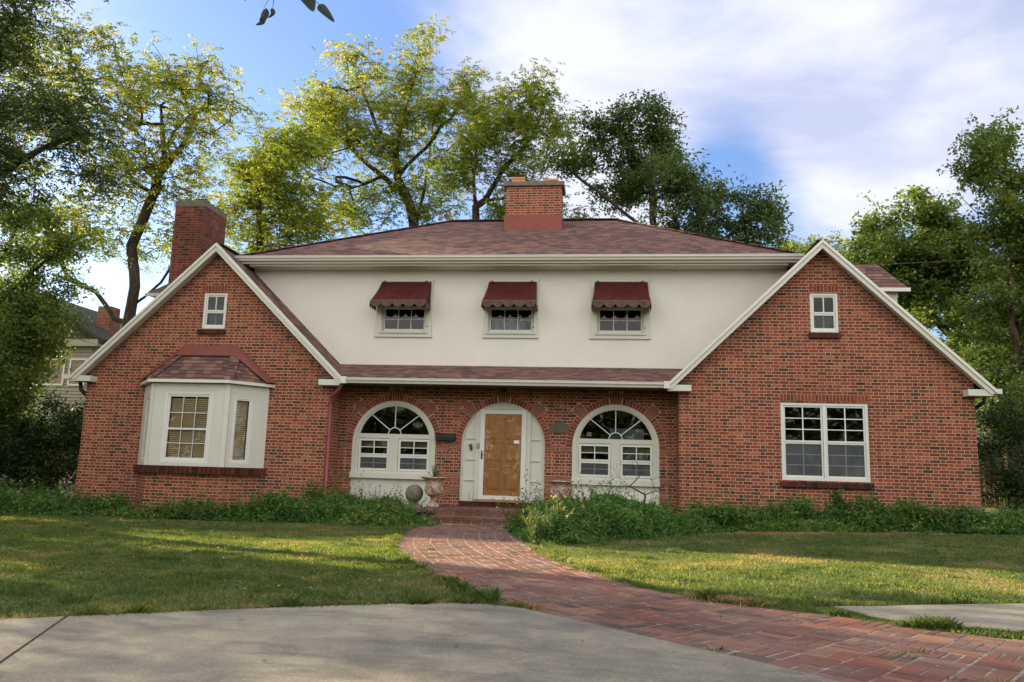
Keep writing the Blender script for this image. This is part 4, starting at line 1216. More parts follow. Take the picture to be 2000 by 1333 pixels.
mb = MB(); mb.box(xc - .74, xc - .69, YR + .012, YR + .045, 2.07, 2.15); mb.tube([(xc - .735, YR + .03, 2.15), (xc - .74, YR + .03, 2.20), (xc - .715, YR + .03, 2.215), (xc - .695, YR + .03, 2.15)], .008, 6); mb.box(xc - .775, xc - .72, YR + .02, YR + .045, 2.165, 2.19)
mb.build('lock_box', MT['black'], house)
kp = MB().box(xc - .590, xc - .535, YR + .004, YR + .026, 2.115, 2.22).build('doorbell', MT['black'], house)
MB().box(xc - .576, xc - .549, YR + .001, YR + .004, 2.175, 2.205).box(xc - .576, xc - .549, YR + .001, YR + .004, 2.13, 2.16).build('button', MT['paper'], kp)
MB().box(xc - .585, xc - .55, YR + .008, YR + .026, 2.03, 2.055).build('doorbell_button', MT['vinyl'], house)
# wall mailbox
mb = MB(); prof = [(YR - .005, 2.26), (YR - .12, 2.26), (YR - .125, 2.32), (YR - .10, 2.385), (YR - .005, 2.42)]
mb.prism(prof, 'x', -3.865, -3.425)
mbx = mb.build('mailbox', MT['black'], house, bevel=.006)
MB().prism([(YR - .004, 2.43), (YR - .135, 2.375), (YR - .14, 2.345), (YR - .13, 2.34), (YR - .12, 2.372), (YR - .004, 2.42)], 'x', -3.875, -3.415).build('mailbox_lid', MT['black'], mbx)
# bronze plaque with arched top
px0, px1, pz0, pz1 = -1.325, -.868, 2.495, 2.655
n = 14; xm = (px0 + px1) / 2
pp = [(px0, pz0), (px1, pz0), (px1, pz1 - .01)] + [(px1 - .06 - (px1 - px0 - .12) * k / n, pz1 + .085 * math.sin(math.pi * k / n) ** .9) for k in range(n + 1)] + [(px0, pz1 - .01)]
plq = MB().prism(pp, 'y', YR - .02, YR - .004).build('plaque', MT['plaque'], house, bevel=.004)
mb = MB()
for dx in (-.033, .012): mb.box(xm + dx, xm + dx + .014, YR - .024, YR - .02, pz0 + .085, pz0 + .165)
mb.box(xm - .048, xm - .033, YR - .0235, YR - .02, pz0 + .15, pz0 + .165); mb.box(xm - .003, xm + .012, YR - .0235, YR - .02, pz0 + .15, pz0 + .165)
mb.build('numeral', MT['brass'], plq)
# porch light
mb = MB(); mb.box(-2.44, -2.25, 17.52, 17.68, 3.33, 3.345); mb.box(-2.42, -2.27, 17.54, 17.66, 3.41, 3.44)
for xx in (-2.435, -2.345, -2.265): mb.box(xx - .006, xx + .006, 17.525, 17.537, 3.345, 3.42)
pl_ = mb.build('porch_light', MT['dark'], house)
MB().box(-2.42, -2.27, 17.54, 17.66, 3.345, 3.41).build('light_glass', MT['glass'], pl_)

# chimneys ---------------------------------------------------------------
ch = MB().box(-2.83, -1.33, 20.5, 21.25, 7.6, 9.24).build('chimney', MT['brick'], house, recalc=True)
MB().box(-2.90, -1.26, 20.43, 21.32, 9.24, 9.36).build('chimney_cap', MT['cap'], ch, bevel=.01)
MB().box(-2.855, -1.305, 20.475, 21.275, 7.9, 8.42).build('chimney_flashing', MT['flash2'], ch)
for x0_, x1_, z_ in ((-2.70, -2.35, 9.56), (-1.80, -1.44, 9.50)):
    mb = MB(); mb.box(x0_, x0_ + .03, 20.65, 21.0, 9.36, z_); mb.box(x1_ - .03, x1_, 20.65, 21.0, 9.36, z_); mb.box(x0_ + .03, x1_ - .03, 20.65, 20.68, 9.36, z_); mb.box(x0_ + .03, x1_ - .03, 20.97, 21.0, 9.36, z_)
    mb.box(x0_ - .015, x1_ + .015, 20.635, 20.65, z_ - .05, z_)
    mb.build('flue_pot', MT['clay'], ch)
ch2 = MB().box(-11.52, -10.69, 19.2, 20.4, 3.6, 8.33).build('chimney', MT['brickw'], house, recalc=True)
MB().box(-11.53, -10.68, 19.19, 20.41, 8.33, 8.50).build('chimney_cap', MT['cap'], ch2, bevel=.01)
mb = MB(); mb.box(-11.22, -10.86, 19.5, 19.9, 8.50, 8.56); mb.box(-11.17, -10.91, 19.55, 19.85, 8.56, 8.66); mb.build('flue_cover', MT['black'], ch2)
# rear side dormers
mb = MB()
e0 = (-12.33, 19.6, 6.06); e1 = (-8.6, 19.6, 6.06); r0_ = (-11.5, 20.5, 6.9); r1_ = (-8.6, 20.5, 6.9); b0 = (-12.33, 21.4, 6.06); b1 = (-8.6, 21.4, 6.06)
slab(mb, [e0, e1, r1_, r0_], .06); slab(mb, [b0, b1, r1_, r0_], .06); slab(mb, [e0, r0_, b0], .06)
mb.build('dormer_roof', MT['roof'], house, recalc=False); mb = MB()
e0 = (7.39, 20.5, 6.44); e1 = (3.9, 20.5, 6.44); r0_ = (6.9, 21.2, 7.23); r1_ = (3.9, 21.2, 7.23); b0 = (7.39, 21.9, 6.44); b1 = (3.9, 21.9, 6.44)
slab(mb, [e0, e1, r1_, r0_], .06); slab(mb, [b0, b1, r1_, r0_], .06); slab(mb, [e0, r0_, b0], .06)
mb.build('dormer_roof', MT['roof'], house, recalc=False)
mb = MB(); mb.box(-12.0, -8.7, 19.85, 21.1, 3.6, 5.99); mb.build('dormer_wall', MT['stucco'], house); mb = MB(); mb.box(4.0, 7.14, 20.7, 21.7, 3.6, 6.37)
mb.box(6.98, 7.17, 20.67, 20.70, 4.6, 6.22); mb.box(4, 7.19, 20.66, 20.70, 6.22, 6.37)
mb.build('dormer_wall', MT['stucco'], house)
MB().box(3.9, 7.42, 20.44, 20.50, 6.34, 6.43).build('dormer_fascia', MT['gutter'], house); MB().box(-12.36, -8.6, 19.54, 19.6, 5.97, 6.05).build('dormer_fascia', MT['gutter'], house)
# dark rooms behind the windows
mb = MB()
mb.box(-11.9, -6.3, 19.0, 19.02, .4, 3.4); mb.box(-6.3, 1.5, 20.2, 20.22, .4, 3.4); mb.box(1.6, 7.2, 19.5, 19.52, .4, 3.4); mb.box(-8.5, 3.8, 20.5, 20.52, 3.8, 6.3)
mb.build('partition', MT['room'], house)
mb = MB(); mb.box(-12.0, 7.3, YF + .12, 25.9, 3.55, 3.57); mb.build('ceiling', MT['room'], house)

# steps and porch ----------------------------------------------------------
steps = thing('brick_steps', (-2.35, 16.3, .5), 'worn brick stoop with two low steps leading up to the front door', 'steps')
def brick_course(mb, x0, x1, y0, y1, z0, z1, pitch, off=0):
    x = x0 - off * pitch
    while x < x1 - .01:
        a = max(x, x0); b = min(x + pitch, x1)
        if b - a > .03: mb.box(a + .007, b - .007, y0, y1, z0 + .005, z1 - .003, min(1, max(0, random.gauss(.4, .22))))
        x += pitch
mb = MB()
PX0, PX1 = -3.85, -.85
for k in range(15):
    y0_ = 16.3 + k * .1
    brick_course(mb, PX0, PX1, y0_ + .003, y0_ + .097, .775, .835 + random.uniform(-.002, .002), .205, .5 * (k % 2))
brick_course(mb, PX0 + .02, PX1 - .02, 16.31, 16.40, .70, .775, .205, .5)
mb.build('landing', MT['stepb'], steps)
mb = MB()
for k in range(4): brick_course(mb, -3.45, -1.15, 15.93 + k * .1, 16.025 + k * .1, .635, .695, .205, .5 * (k % 2))
brick_course(mb, -3.44, -1.16, 15.945, 16.03, .56, .635, .205, .3)
mb.build('tread', MT['stepb'], steps)
mb = MB(); mb.box(PX0 + .03, PX1 - .03, 16.32, YR, .2, .79); mb.box(-3.43, -1.17, 15.95, 16.32, .2, .65); mb.build('step_core', MT['mortar'], steps)
mb = MB(); brick_course(mb, PX0, PX0 + .2, 16.1, 16.29, .76, .82, .205); mb.tube([(-3.95, 16.55, .79), (-3.8, 16.28, .79), (-3.5, 16.18, .785)], .055, 8); mb.build('coping', MT['stepb'], steps)

# ------------------------------------------------------------------ urns, ball
def urn(x, y, z, label, tilt=0):
    u = thing('garden_urn', (x, y, z), label, 'urn', 'stone urns flanking the front door')
    mb = MB(); mb.lathe([(.13, 0), (.135, .03), (.125, .05), (.10, .075), (.085, .10), (.06, .13), (.055, .19), (.07, .205)], (x, y, z), 32); mb.build('pedestal', MT['urn'], u)
    mb = MB(); mb.lathe([(.06, .205), (.11, .23), (.165, .28), (.19, .34), (.195, .39), (.18, .44), (.165, .47), (.17, .50), (.19, .54), (.225, .575), (.265, .595)], (x, y, z), 40); mb.build('bowl', MT['urn'], u)
    mb = MB(); prof = [(.26, .592), (.285, .60), (.285, .62), (.25, .622), (.235, .60), (.19, .565), (.10, .56), (.01, .56)]
    mb.lathe(prof, (x, y, z), 40); mb.build('rim', MT['paper'] if False else MT['urn'], u)
    return u
urn(-3.62, 16.62, .84, 'weathered pinkish stone urn on the left of the stoop, holding a small leafy plant')
urn(-1.0, 16.75, .84, 'weathered stone urn on the right of the stoop, half hidden by weeds')
bl = thing('stone_ball', (-4.05, 16.72, .76), 'grey brown stone ball finial on a round plinth beside the left urn', 'garden ornament')
mb = MB(); prof = [(.185 * math.sin(math.pi * k / 20) + .001, .345 - .185 * math.cos(math.pi * k / 20)) for k in range(21)]; mb.lathe(prof, (-4.05, 16.72, .76), 36); mb.build('ball', MT['ball'], bl)
mb = MB(); mb.lathe([(.20, -.3), (.21, .0), (.22, .04), (.20, .08), (.13, .11), (.09, .14), (.09, .17)], (-4.05, 16.72, .76), 32); mb.build('plinth', MT['ball'], bl)

# ------------------------------------------------------------------ plants
rngn = np.random.default_rng(11)
def unit(v): return v / (np.linalg.norm(v, axis=-1, keepdims=True) + 1e-9)
def leaves(pos, L, Wd, rng, axis=None, flat=.4, droop=0.0):
    """leaf-shaped quads: base, side, tip, side"""
    n = len(pos)
    if axis is None: axis = rng.normal(size=(n, 3))
    axis = np.array(axis) + rng.normal(size=(n, 3)) * .25
    axis[:, 2] = axis[:, 2] * (1 - flat) - droop
    axis = unit(axis)
    nr = rng.normal(size=(n, 3)); nr[:, 2] = np.abs(nr[:, 2]) + flat * 1.5; side = unit(np.cross(nr, axis))
    L = L * rng.uniform(.65, 1.25, (n, 1)); Wd = Wd * rng.uniform(.7, 1.25, (n, 1))
    up = np.cross(axis, side)
    V = np.stack([pos, pos + axis * L * .45 + side * Wd * .5 + up * L * .06, pos + axis * L, pos + axis * L * .45 - side * Wd * .5 + up * L * .06], 1)
    return V
def lobe_points(lobes, n, rng, shell=.55):
    """random points in ellipsoids (cx,cy,cz,rx,ry,rz), favouring the outer part"""
    L = np.array(lobes, float); vol = L[:, 3] * L[:, 4] * L[:, 5]; p = vol ** .8; p /= p.sum()
    k = rng.choice(len(L), n, p=p); d = unit(rng.normal(size=(n, 3))); r = rng.uniform(0, 1, (n, 1)) ** shell
    return L[k, :3] + d * r * L[k, 3:6], k
class Skel:
    def __init__(s): s.p = []; s.par = []; s.fix = []
    def add(s, p, par, r=None): s.p.append(np.array(p, float)); s.par.append(par); s.fix.append(r); return len(s.p) - 1
def grow(limbs, attr_pts, rng, step=.55, wob=.10, up=.12):
    sk = Skel(); tips = []
    for limb in limbs:
        prev = -1
        pts = [np.array(q[:3], float) for q in limb]
        start = 0
        if sk.p:
            d = [np.linalg.norm(q - pts[0]) for q in sk.p]; prev = int(np.argmin(d)); start = 1
        else: prev = sk.add(pts[0], -1)
        for a, b in zip(pts[:-1], pts[1:]):
            n = max(1, int(np.linalg.norm(b - a) / step))
            for k in range(1, n + 1):
                q = a + (b - a) * k / n + rng.normal(size=3) * wob * .35 * (k < n)
                prev = sk.add(q, prev)
    nfix = len(sk.p); zmin = limbs[0][-1][2] * .35 if len(limbs[0][0]) else 0
    order = np.argsort([min(np.linalg.norm(q - a) for q in sk.p[::3]) for a in attr_pts])
    for ai in order:
        a = attr_pts[ai]; P = np.array(sk.p); d = a - P; D = np.linalg.norm(d, axis=1)
        cost = D + .5 * np.maximum(0, P[:, 2] - a[2]) + np.where(np.arange(len(P)) < nfix, np.maximum(0, zmin - P[:, 2]) * 3, 0)
        j = int(np.argmin(cost)); base = sk.p[j]
        L = D[j]; n = max(1, int(L / step)); prev = j
        sag = rng.normal(size=3) * L * .10; sag[2] += up * L
        for k in range(1, n + 1):
            t = k / n; q = base + (a - base) * t + sag * math.sin(math.pi * t) * .5 + rng.normal(size=3) * wob * .4 * (k < n)
            prev = sk.add(q, prev)
        tips.append(prev)
    return sk, tips
def skel_mesh(sk, r_tip, r_base, name, mat, parent, expo=2.2):
    n = len(sk.p); load = np.zeros(n); kids = [[] for _ in range(n)]
    for i in range(n - 1, -1, -1):
        if load[i] == 0: load[i] = 1
        if sk.par[i] >= 0: load[sk.par[i]] += load[i]; kids[sk.par[i]].append(i)
    # pipe-model radii (nodes are always added after their parents)
    leafcount = np.array([0.0] * n)
    for i in range(n - 1, -1, -1):
        if not kids[i]: leafcount[i] = 1
        if sk.par[i] >= 0: leafcount[sk.par[i]] += leafcount[i]
    R = leafcount ** (1 / expo); R = r_tip + (r_base - r_tip) * (R - 1) / max(1e-6, R[0] - 1)
    P = np.array(sk.p); dirs = np.zeros((n, 3))
    for i in range(n):
        a = P[sk.par[i]] if sk.par[i] >= 0 else P[i] - (P[kids[i][0]] - P[i])
        b = P[max(kids[i], key=lambda q: leafcount[q])] if kids[i] else P[i]
        dirs[i] = b - a
    dirs = unit(dirs)
    V = []; F = []
    def ringv(c, d, r, m):
        ref = np.array([.31, .95, .05]); u = np.cross(d, ref); u /= np.linalg.norm(u) + 1e-9; w = np.cross(d, u)
        t = np.arange(m) * 2 * math.pi / m
        return c + r * (np.cos(t)[:, None] * u + np.sin(t)[:, None] * w)
    for i in range(n):
        j = sk.par[i]
        if j < 0: continue
        main_ = max(kids[j], key=lambda q: leafcount[q]) == i
        m = 10 if R[i] > .12 else (6 if R[i] > .035 else 3)
        d0 = dirs[j] if main_ else unit(P[i] - P[j]); r0 = R[j] if main_ else min(R[j], R[i] * 1.25)
        a = ringv(P[j], d0, r0, m); b = ringv(P[i], dirs[i], R[i], m)
        k = len(V); V += a.tolist() + b.tolist()
        for q in range(m): F.append((k + q, k + (q + 1) % m, k + m + (q + 1) % m, k + m + q))
    me = bpy.data.meshes.new(name); me.from_pydata(V, [], F); me.update()
    me.polygons.foreach_set('use_smooth', [True] * len(me.polygons))
    return link(me, name, mat, parent), R
def spray_leaves(P, dirs, rng, per, rl, L, Wd, var0):
    """drooping compound leaves: a curved stalk with leaflets on both sides"""
    n = len(P); Vs = []; vr = []
    for k in range(per):
        t = (k // 2 + 1) / (per / 2 + .5); side = 1 if k % 2 else -1
        base = P + dirs * rl * t; base[:, 2] -= (t ** 1.7) * rl[:, 0] * .45
        sd = unit(np.cross(dirs, np.array([0, 0, 1.0])) + rng.normal(size=(n, 3)) * .15)
        ax = sd * side * .9 + dirs * .45; ax[:, 2] -= .35
        Vs.append(leaves(base, L, Wd, rng, ax, flat=.15, droop=.12)); vr.append(np.clip(var0 + rng.normal(size=n) * .08, 0, 1))
    return np.concatenate(Vs), np.concatenate(vr)
def tree(name, label, cat, base, limbs, lobes, style, nleaf, mat, bmat, rb=.28, natt=170, seed=1, leafL=.13, leafW=.05, varc=.5, varw=.22, group=None, step=.55, rt=.010, cl=.55, vgrad=None):
    rng = np.random.default_rng(seed); root = thing(name, base, label, cat, group)
    att, k = lobe_points(lobes, natt, rng, .45)
    sk, tips = grow(limbs, att, rng, step)
    _, R = skel_mesh(sk, rt, rb, 'trunk', MT[bmat], root)
    P = np.array(sk.p); tp = P[tips]; par = np.array([sk.par[t] for t in tips]); dv = unit(tp - P[par])
    # clusters around tips and along the last bits of the twigs
    extra = []; ed = []
    for t in tips:
        j = t
        for _ in range(2):
            if sk.par[j] >= 0 and R[sk.par[j]] < .05: j = sk.par[j]; extra.append(P[j]); ed.append(P[t] - P[j])
    C_ = np.concatenate([tp, np.array(extra).reshape(-1, 3)]) if extra else tp
    D_ = np.concatenate([dv, unit(np.array(ed).reshape(-1, 3))]) if extra else dv
    nc = len(C_); cv = np.clip(varc + rng.normal(size=nc) * varw, 0, 1)
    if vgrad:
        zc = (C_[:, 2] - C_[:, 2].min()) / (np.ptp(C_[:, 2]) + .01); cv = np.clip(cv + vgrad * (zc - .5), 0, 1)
    if style == 'spray':
        per = 10; ns = max(1, nleaf // per); idx = rng.integers(0, nc, ns)
        d = unit(D_[idx] * .6 + rng.normal(size=(ns, 3)) * np.array([1, 1, .45])); off = rng.normal(size=(ns, 3)) * cl * np.array([.55, .55, .38])
        V, v = spray_leaves(C_[idx] + off, d, rng, per, rng.uniform(.25, .48, (ns, 1)), leafL, leafW, cv[idx])
    else:
        idx = rng.integers(0, nc, nleaf); sub = rng.normal(size=(nc * 6, 3)) * cl * .55; s2 = idx * 6 + rng.integers(0, 6, nleaf)
        off = sub[s2] + rng.normal(size=(nleaf, 3)) * cl * np.array([.30, .30, .20])
        V = leaves(C_[idx] + off, leafL, leafW, rng, None, flat=.35, droop=.25); v = np.clip(cv[idx] + rng.normal(size=nleaf) * .12, 0, 1)
    quads('crown', V, v, MT[mat], root)
    return root
def LB(Y, L, dy=1.0, seed=0, ry=1.25):
    r_ = random.Random(seed); k = 1.13 if seed in (1, 2, 3, 4) else 1.0; return [(x, Y + r_.uniform(-dy, dy), z, a * k, (a + b) / 2 * ry, b * k) for x, z, a, b in L]
H3 = lambda pts, Y: [(x, Y + dy, z) for x, dy, z in pts]

tree('walnut_tree', 'tall spreading tree with yellow green leaves between the neighbouring gabled house and the left chimney', 'tree', (-17.6, 27, .5),
     [H3([(-17.5, 0, .4), (-17.75, 0, 3), (-17.75, 0, 5.6), (-17.6, 0, 6.6), (-17.5, 0, 8.0), (-17.95, .2, 9.6), (-17.3, .3, 11.8), (-17.0, .2, 13.2), (-17.3, .1, 15.2)], 27),
      H3([(-17.7, 0, 6.2), (-18.8, -.3, 7.7), (-19.85, -.5, 8.2), (-20.6, -.5, 9.8), (-21.0, -.4, 10.8)], 27),
      H3([(-17.6, 0, 7.0), (-16.6, .2, 8.2), (-16.0, .3, 9.5), (-15.5, .3, 11)], 27), H3([(-17.0, .2, 12.5), (-16.2, .1, 13.6), (-15.7, 0, 14.8)], 27)],
     LB(27, [(-19.2, 17.0, 1.9, 1.2), (-16.8, 16.5, 1.9, 1.3), (-14.9, 15.7, 0.8, 1.1), (-17.5, 14.6, 2.3, 1.4), (-19.3, 12.6, 2.3, 1.2), (-16.7, 12.8, 2.1, 1.2), (-20.6, 10.6, 2.3, 1.2), (-17.2, 10.6, 2.0, 1.3), (-15.1, 13.8, 1.0, 1.0), (-20.5, 8.9, 1.4, .9), (-15.3, 11.3, 1.2, 1.2), (-22.1, 17.1, 2.0, 1.3), (-22.6, 14.8, 2.0, 1.9)], 1.2, 1),
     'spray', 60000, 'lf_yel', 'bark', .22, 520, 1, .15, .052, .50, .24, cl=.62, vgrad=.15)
tree('walnut_tree', 'low yellow green tree crown showing between the left chimney and the main roof', 'tree', (-14.2, 30.5, .5),
     [H3([(-14.2, .5, .4), (-14.3, .4, 6), (-14.1, 0, 10), (-14.5, 0, 13)], 30)],
     LB(30, [(-14.9, 14.3, 1.6, 0.9), (-15.2, 12.8, 1.3, 1.3), (-13.4, 13.4, 1.2, 1.2), (-13.1, 11.5, 1.3, 1.0), (-14.9, 11.3, 1.2, 1.1), (-13.6, 10.0, 1.8, 1.0), (-12.2, 12.3, 1.3, 1.1), (-11.4, 10.9, 1.4, .9), (-16.2, 14.0, .9, .8), (-14.0, 15.3, 1.2, .7), (-12.6, 14.6, 1.1, .8)], 1, 2),
     'spray', 42000, 'lf_yel', 'bark', .15, 240, 2, .15, .052, .38, .2, cl=.65)
tree('walnut_tree', 'tallest yellow green tree, behind the main roof left of the clay-potted chimney', 'tree', (-8.7, 34, .5),
     [H3([(-8.7, 0, .4), (-8.7, 0, 8), (-8.8, 0, 12.2), (-9.1, 0, 13.5), (-9.75, 0, 14.8), (-9.8, 0, 16.4), (-9.55, 0, 18.1), (-9.0, 0, 20.5)], 34),
      H3([(-8.8, 0, 12.0), (-8.6, .8, 15), (-8.4, 1.0, 18), (-8.0, 1, 20)], 34),
      H3([(-9.3, 0, 13.9), (-11, -.5, 15.2), (-12.6, -.6, 16.8)], 34), H3([(-9.7, 0, 14.9), (-8.2, .3, 16.8), (-6.8, .4, 18.8)], 34), H3([(-9.7, 0, 15.5), (-11, .2, 17.5), (-12, .2, 19.8)], 34)],
     LB(34, [(-12.1, 20.3, 1.2, 1.2), (-13.4, 19.2, 0.9, 0.8), (-8.9, 21.0, 1.0, 1.2), (-10.4, 19.3, 1.9, 1.3), (-6.5, 19.3, 1.2, 0.9), (-8.1, 17.9, 2.3, 1.3), (-12.0, 17.3, 2.4, 1.3), (-14.2, 17.6, 1.4, 1.1), (-10.2, 16.0, 2.4, 1.2), (-14.6, 16.1, 1.2, 1.0), (-13.0, 14.0, 2.2, 1.3), (-10.7, 13.5, 1.1, .9), (-7.5, 15.2, 1.3, 1.0), (-7.9, 13.2, 1.2, 0.6), (-10.0, 17.5, 2.1, 1.3), (-15.4, 15.0, 1.3, .9), (-13.8, 18.3, 1.1, .8), (-6.3, 17.4, 1.1, .9), (-9.2, 14.4, 2, .9), (-14.6, 13.6, 1.2, .9)], 1.4, 3),
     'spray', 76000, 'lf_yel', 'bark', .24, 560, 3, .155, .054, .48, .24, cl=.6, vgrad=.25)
tree('walnut_tree', 'smaller yellow green tree directly behind the clay-potted chimney, beside the dark oak', 'tree', (-5.6, 31, .5),
     [H3([(-5.6, 0, .4), (-5.5, 0, 9), (-5.48, 0, 11.7), (-5.65, 0, 13.5), (-5.6, 0, 15.2)], 31), H3([(-5.5, 0, 12.0), (-4.5, .2, 13.9), (-3.3, .2, 15.4), (-2.9, .2, 16.6)], 31)],
     LB(31, [(-3.9, 16.8, 0.8, 0.8), (-2.8, 17.0, 0.7, 0.9), (-5.2, 15.7, 1.1, 1.0), (-3.3, 15.5, 1.4, 1.0), (-5.8, 14.0, 1.1, 1.0), (-3.9, 13.9, 1.3, 1.1), (-4.4, 12.4, 1.1, 0.5), (-1.8, 15.9, 0.7, 0.8), (-1.3, 11.9, 0.6, 0.4), (-3, 12.2, 1.2, .8)], 1, 4),
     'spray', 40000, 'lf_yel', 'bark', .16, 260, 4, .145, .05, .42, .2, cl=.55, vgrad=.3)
tree('oak_tree', 'dense dark green oak leaning over the right half of the main roof', 'tree', (2.2, 28, .5),
     [H3([(2.4, .3, .4), (2.0, .2, 5), (1.5, 0, 9.2), (.94, 0, 10.6), (-.44, -.2, 11.7), (-1.9, -.3, 12.7)], 28), H3([(1.6, 0, 8.8), (1.5, .3, 11.5), (1.4, .2, 14.4)], 28), H3([(1.8, .2, 7.5), (3.4, .3, 9.6), (5.3, .2, 11.1)], 28)],
     LB(28, [(-0.5, 14.4, 1.0, 0.7), (1.2, 14.9, 1.2, 0.7), (-1.0, 13.5, 1.1, 0.9), (1.0, 13.4, 1.5, 1.2), (2.1, 14.0, 0.6, 1.0), (0.5, 12.1, 1.5, .9), (2.3, 11.8, 1.4, 1.0), (3.7, 11.5, 1.1, 0.8), (3.4, 10.6, 1.6, 0.7), (5.2, 11.3, 1.0, 0.7), (6.0, 11.4, 0.4, 0.6), (2.4, 10.6, 1.4, 0.7), (5.1, 10.2, 1.1, 0.6), (-1.6, 12.9, 0.9, 0.7), (3.6, 9.6, 2, .7)], 1.2, 5),
     'rand', 40000, 'lf_oak', 'bark', .18, 400, 5, .15, .075, .42, .22, cl=.36)
tree('small_tree', 'small bright yellow green treetop just behind the peak of the right gable', 'tree', (9.2, 36, .5),
     [H3([(9.2, 0, .4), (9.2, 0, 6), (9.0, 0, 11)], 36)], LB(36, [(9.3, 11.9, 1.0, 0.6), (8.2, 11.9, 0.9, 0.5), (10.4, 11.2, 0.9, 0.6), (9.2, 10.9, 1.6, .8), (7.2, 11.2, 1, .6)], .6, 6),
     'rand', 13000, 'lf_yel', 'bark', .15, 60, 6, .15, .08, .35, .2, cl=.4)
tree('maple_tree', 'mid green maple behind the right gable, the lower of the two at the right edge', 'tree', (13.9, 30, .5),
     [H3([(13.9, 0, .4), (13.8, 0, 4.6), (12.9, 0, 7.2), (11.8, 0, 9.4), (11.4, 0, 11)], 30), H3([(13.6, 0, 5.2), (11.8, -.2, 7.2), (10.2, -.3, 9.5)], 30), H3([(13.7, 0, 4.9), (14.5, 0, 7)], 30)],
     LB(30, [(11.2, 11.5, 1.0, 0.7), (9.9, 10.9, 1.0, 0.6), (12.3, 10.9, 1.0, 0.8), (9.5, 9.8, 1.3, 0.8), (11.1, 9.7, 1.6, .9), (12.7, 9.1, 1.2, 1.0), (11.8, 7.8, 1.4, .9), (10.8, 8.4, 1.3, 0.9), (12.5, 6.3, 1.2, .9), (13.6, 7.2, 0.9, 0.9), (9.3, 8.6, 1.2, .8), (13.9, 5, 1.3, 1.0), (12.2, 4.6, 1.2, .8), (10.3, 9.2, 1.6, .9), (14.0, 8.6, 1.1, 1.0), (12.0, 9.9, 1.3, .8), (14.5, 6.2, 1, 1), (8.4, 9.4, 1.0, .6)], 1.2, 7),
     'rand', 70000, 'lf_grn', 'bark2', .2, 380, 7, .16, .09, .50, .22, cl=.42)
tree('maple_tree', 'tall open mid green maple at the right edge of the picture, its brown trunk showing', 'tree', (11.95, 25, .5),
     [H3([(11.95, 0, .4), (11.9, 0, 2.4), (11.95, 0, 6.9), (11.9, 0, 10.1), (12.1, 0, 12.2)], 25), H3([(11.95, 0, 6.4), (11.3, -.3, 8.4), (11.0, -.3, 10.4)], 25), H3([(11.9, 0, 4), (13.0, .2, 6.5), (13.3, .3, 9.5)], 25)],
     LB(25, [(11.5, 12.1, 0.7, 0.55), (12.4, 12.4, 0.7, 0.6), (11.0, 11.5, 0.65, 0.5), (12.0, 10.9, 0.8, 0.6), (11.0, 10.2, 0.7, 0.55), (11.7, 9.5, 0.9, 0.6), (12.3, 8.0, 0.7, 0.7), (11.0, 7.6, 0.7, 0.6), (11.1, 5.1, 0.9, 0.7), (12.4, 6.0, 0.6, 0.9), (11.4, 3.6, 0.8, 0.6), (13.4, 10.1, 1.1, 2.3), (13.2, 5.4, 1.1, 2.0), (11.6, 6.6, .9, .7), (12.1, 9.1, .8, .7), (11.4, 4.4, .9, .6)], .8, 8),
     'rand', 56000, 'lf_grn', 'bark2', .17, 340, 8, .135, .075, .54, .22, cl=.36)
tree('locust_tree', 'dark overhanging tree with drooping foliage filling the upper left corner of the picture', 'tree', (-15.9, 14.5, .42),
     [[(-15.9, 14.5, .3), (-15.8, 14.4, 4), (-15.3, 14.6, 7), (-14.2, 14.8, 9.5), (-13.4, 15, 11)], [(-15.4, 14.6, 6.4), (-13.6, 15, 7.3), (-12.2, 15, 8.2), (-11.2, 15, 8.6)], [(-15.7, 14.5, 5.8), (-17.3, 13.5, 8)]],
     LB(15, [(-13.3, 10.5, 1.5, 1.5), (-11.8, 8.9, 1.2, 1.0), (-12.5, 7.9, 1.2, .9), (-11.1, 7.7, 0.8, 0.5), (-13.2, 11.6, 1.0, 0.6), (-10.7, 8.5, 0.5, 0.5), (-14.9, 9.3, 1.6, 2.3), (-17, 9.5, 2, 2), (-11.9, 9.9, .6, .5), (-13.4, 7.4, 1, .7)], .8, 9, 1.3),
     'spray', 76000, 'lf_dark', 'bark', .22, 280, 9, .105, .036, .5, .22, cl=.5)
tree('elm_tree', 'leafy mid green tree at the left edge, in front of the neighbouring house', 'tree', (-19.4, 21, .45),
     [[(-19.4, 21, .3), (-19.2, 21, 3.5), (-18.4, 21, 6), (-17.6, 21, 8.4)], [(-18.9, 21, 4.4), (-17.4, 20.8, 5.2), (-16.2, 20.8, 5.6)], [(-18.4, 21, 5.6), (-16.9, 21, 7.0), (-15.8, 21, 7.9)]],
     LB(21, [(-17.3, 7.4, 1.2, 0.9), (-16.7, 5.7, 1.0, 0.7), (-17.9, 8.9, 1.4, 0.9), (-17.3, 4.4, 1.0, 0.8), (-16.0, 8.0, 1.0, 0.6), (-18.6, 6, 1.2, 1.2), (-15.8, 6.6, .9, .6), (-16.4, 3.6, .9, .6), (-17.6, 6.2, 1.2, .8), (-16.8, 4.6, 1.2, .8), (-15.6, 5.4, .6, .5)], .8, 10),
     'rand', 30000, 'lf_grn', 'bark', .13, 200, 10, .12, .06, .42, .22, cl=.36)
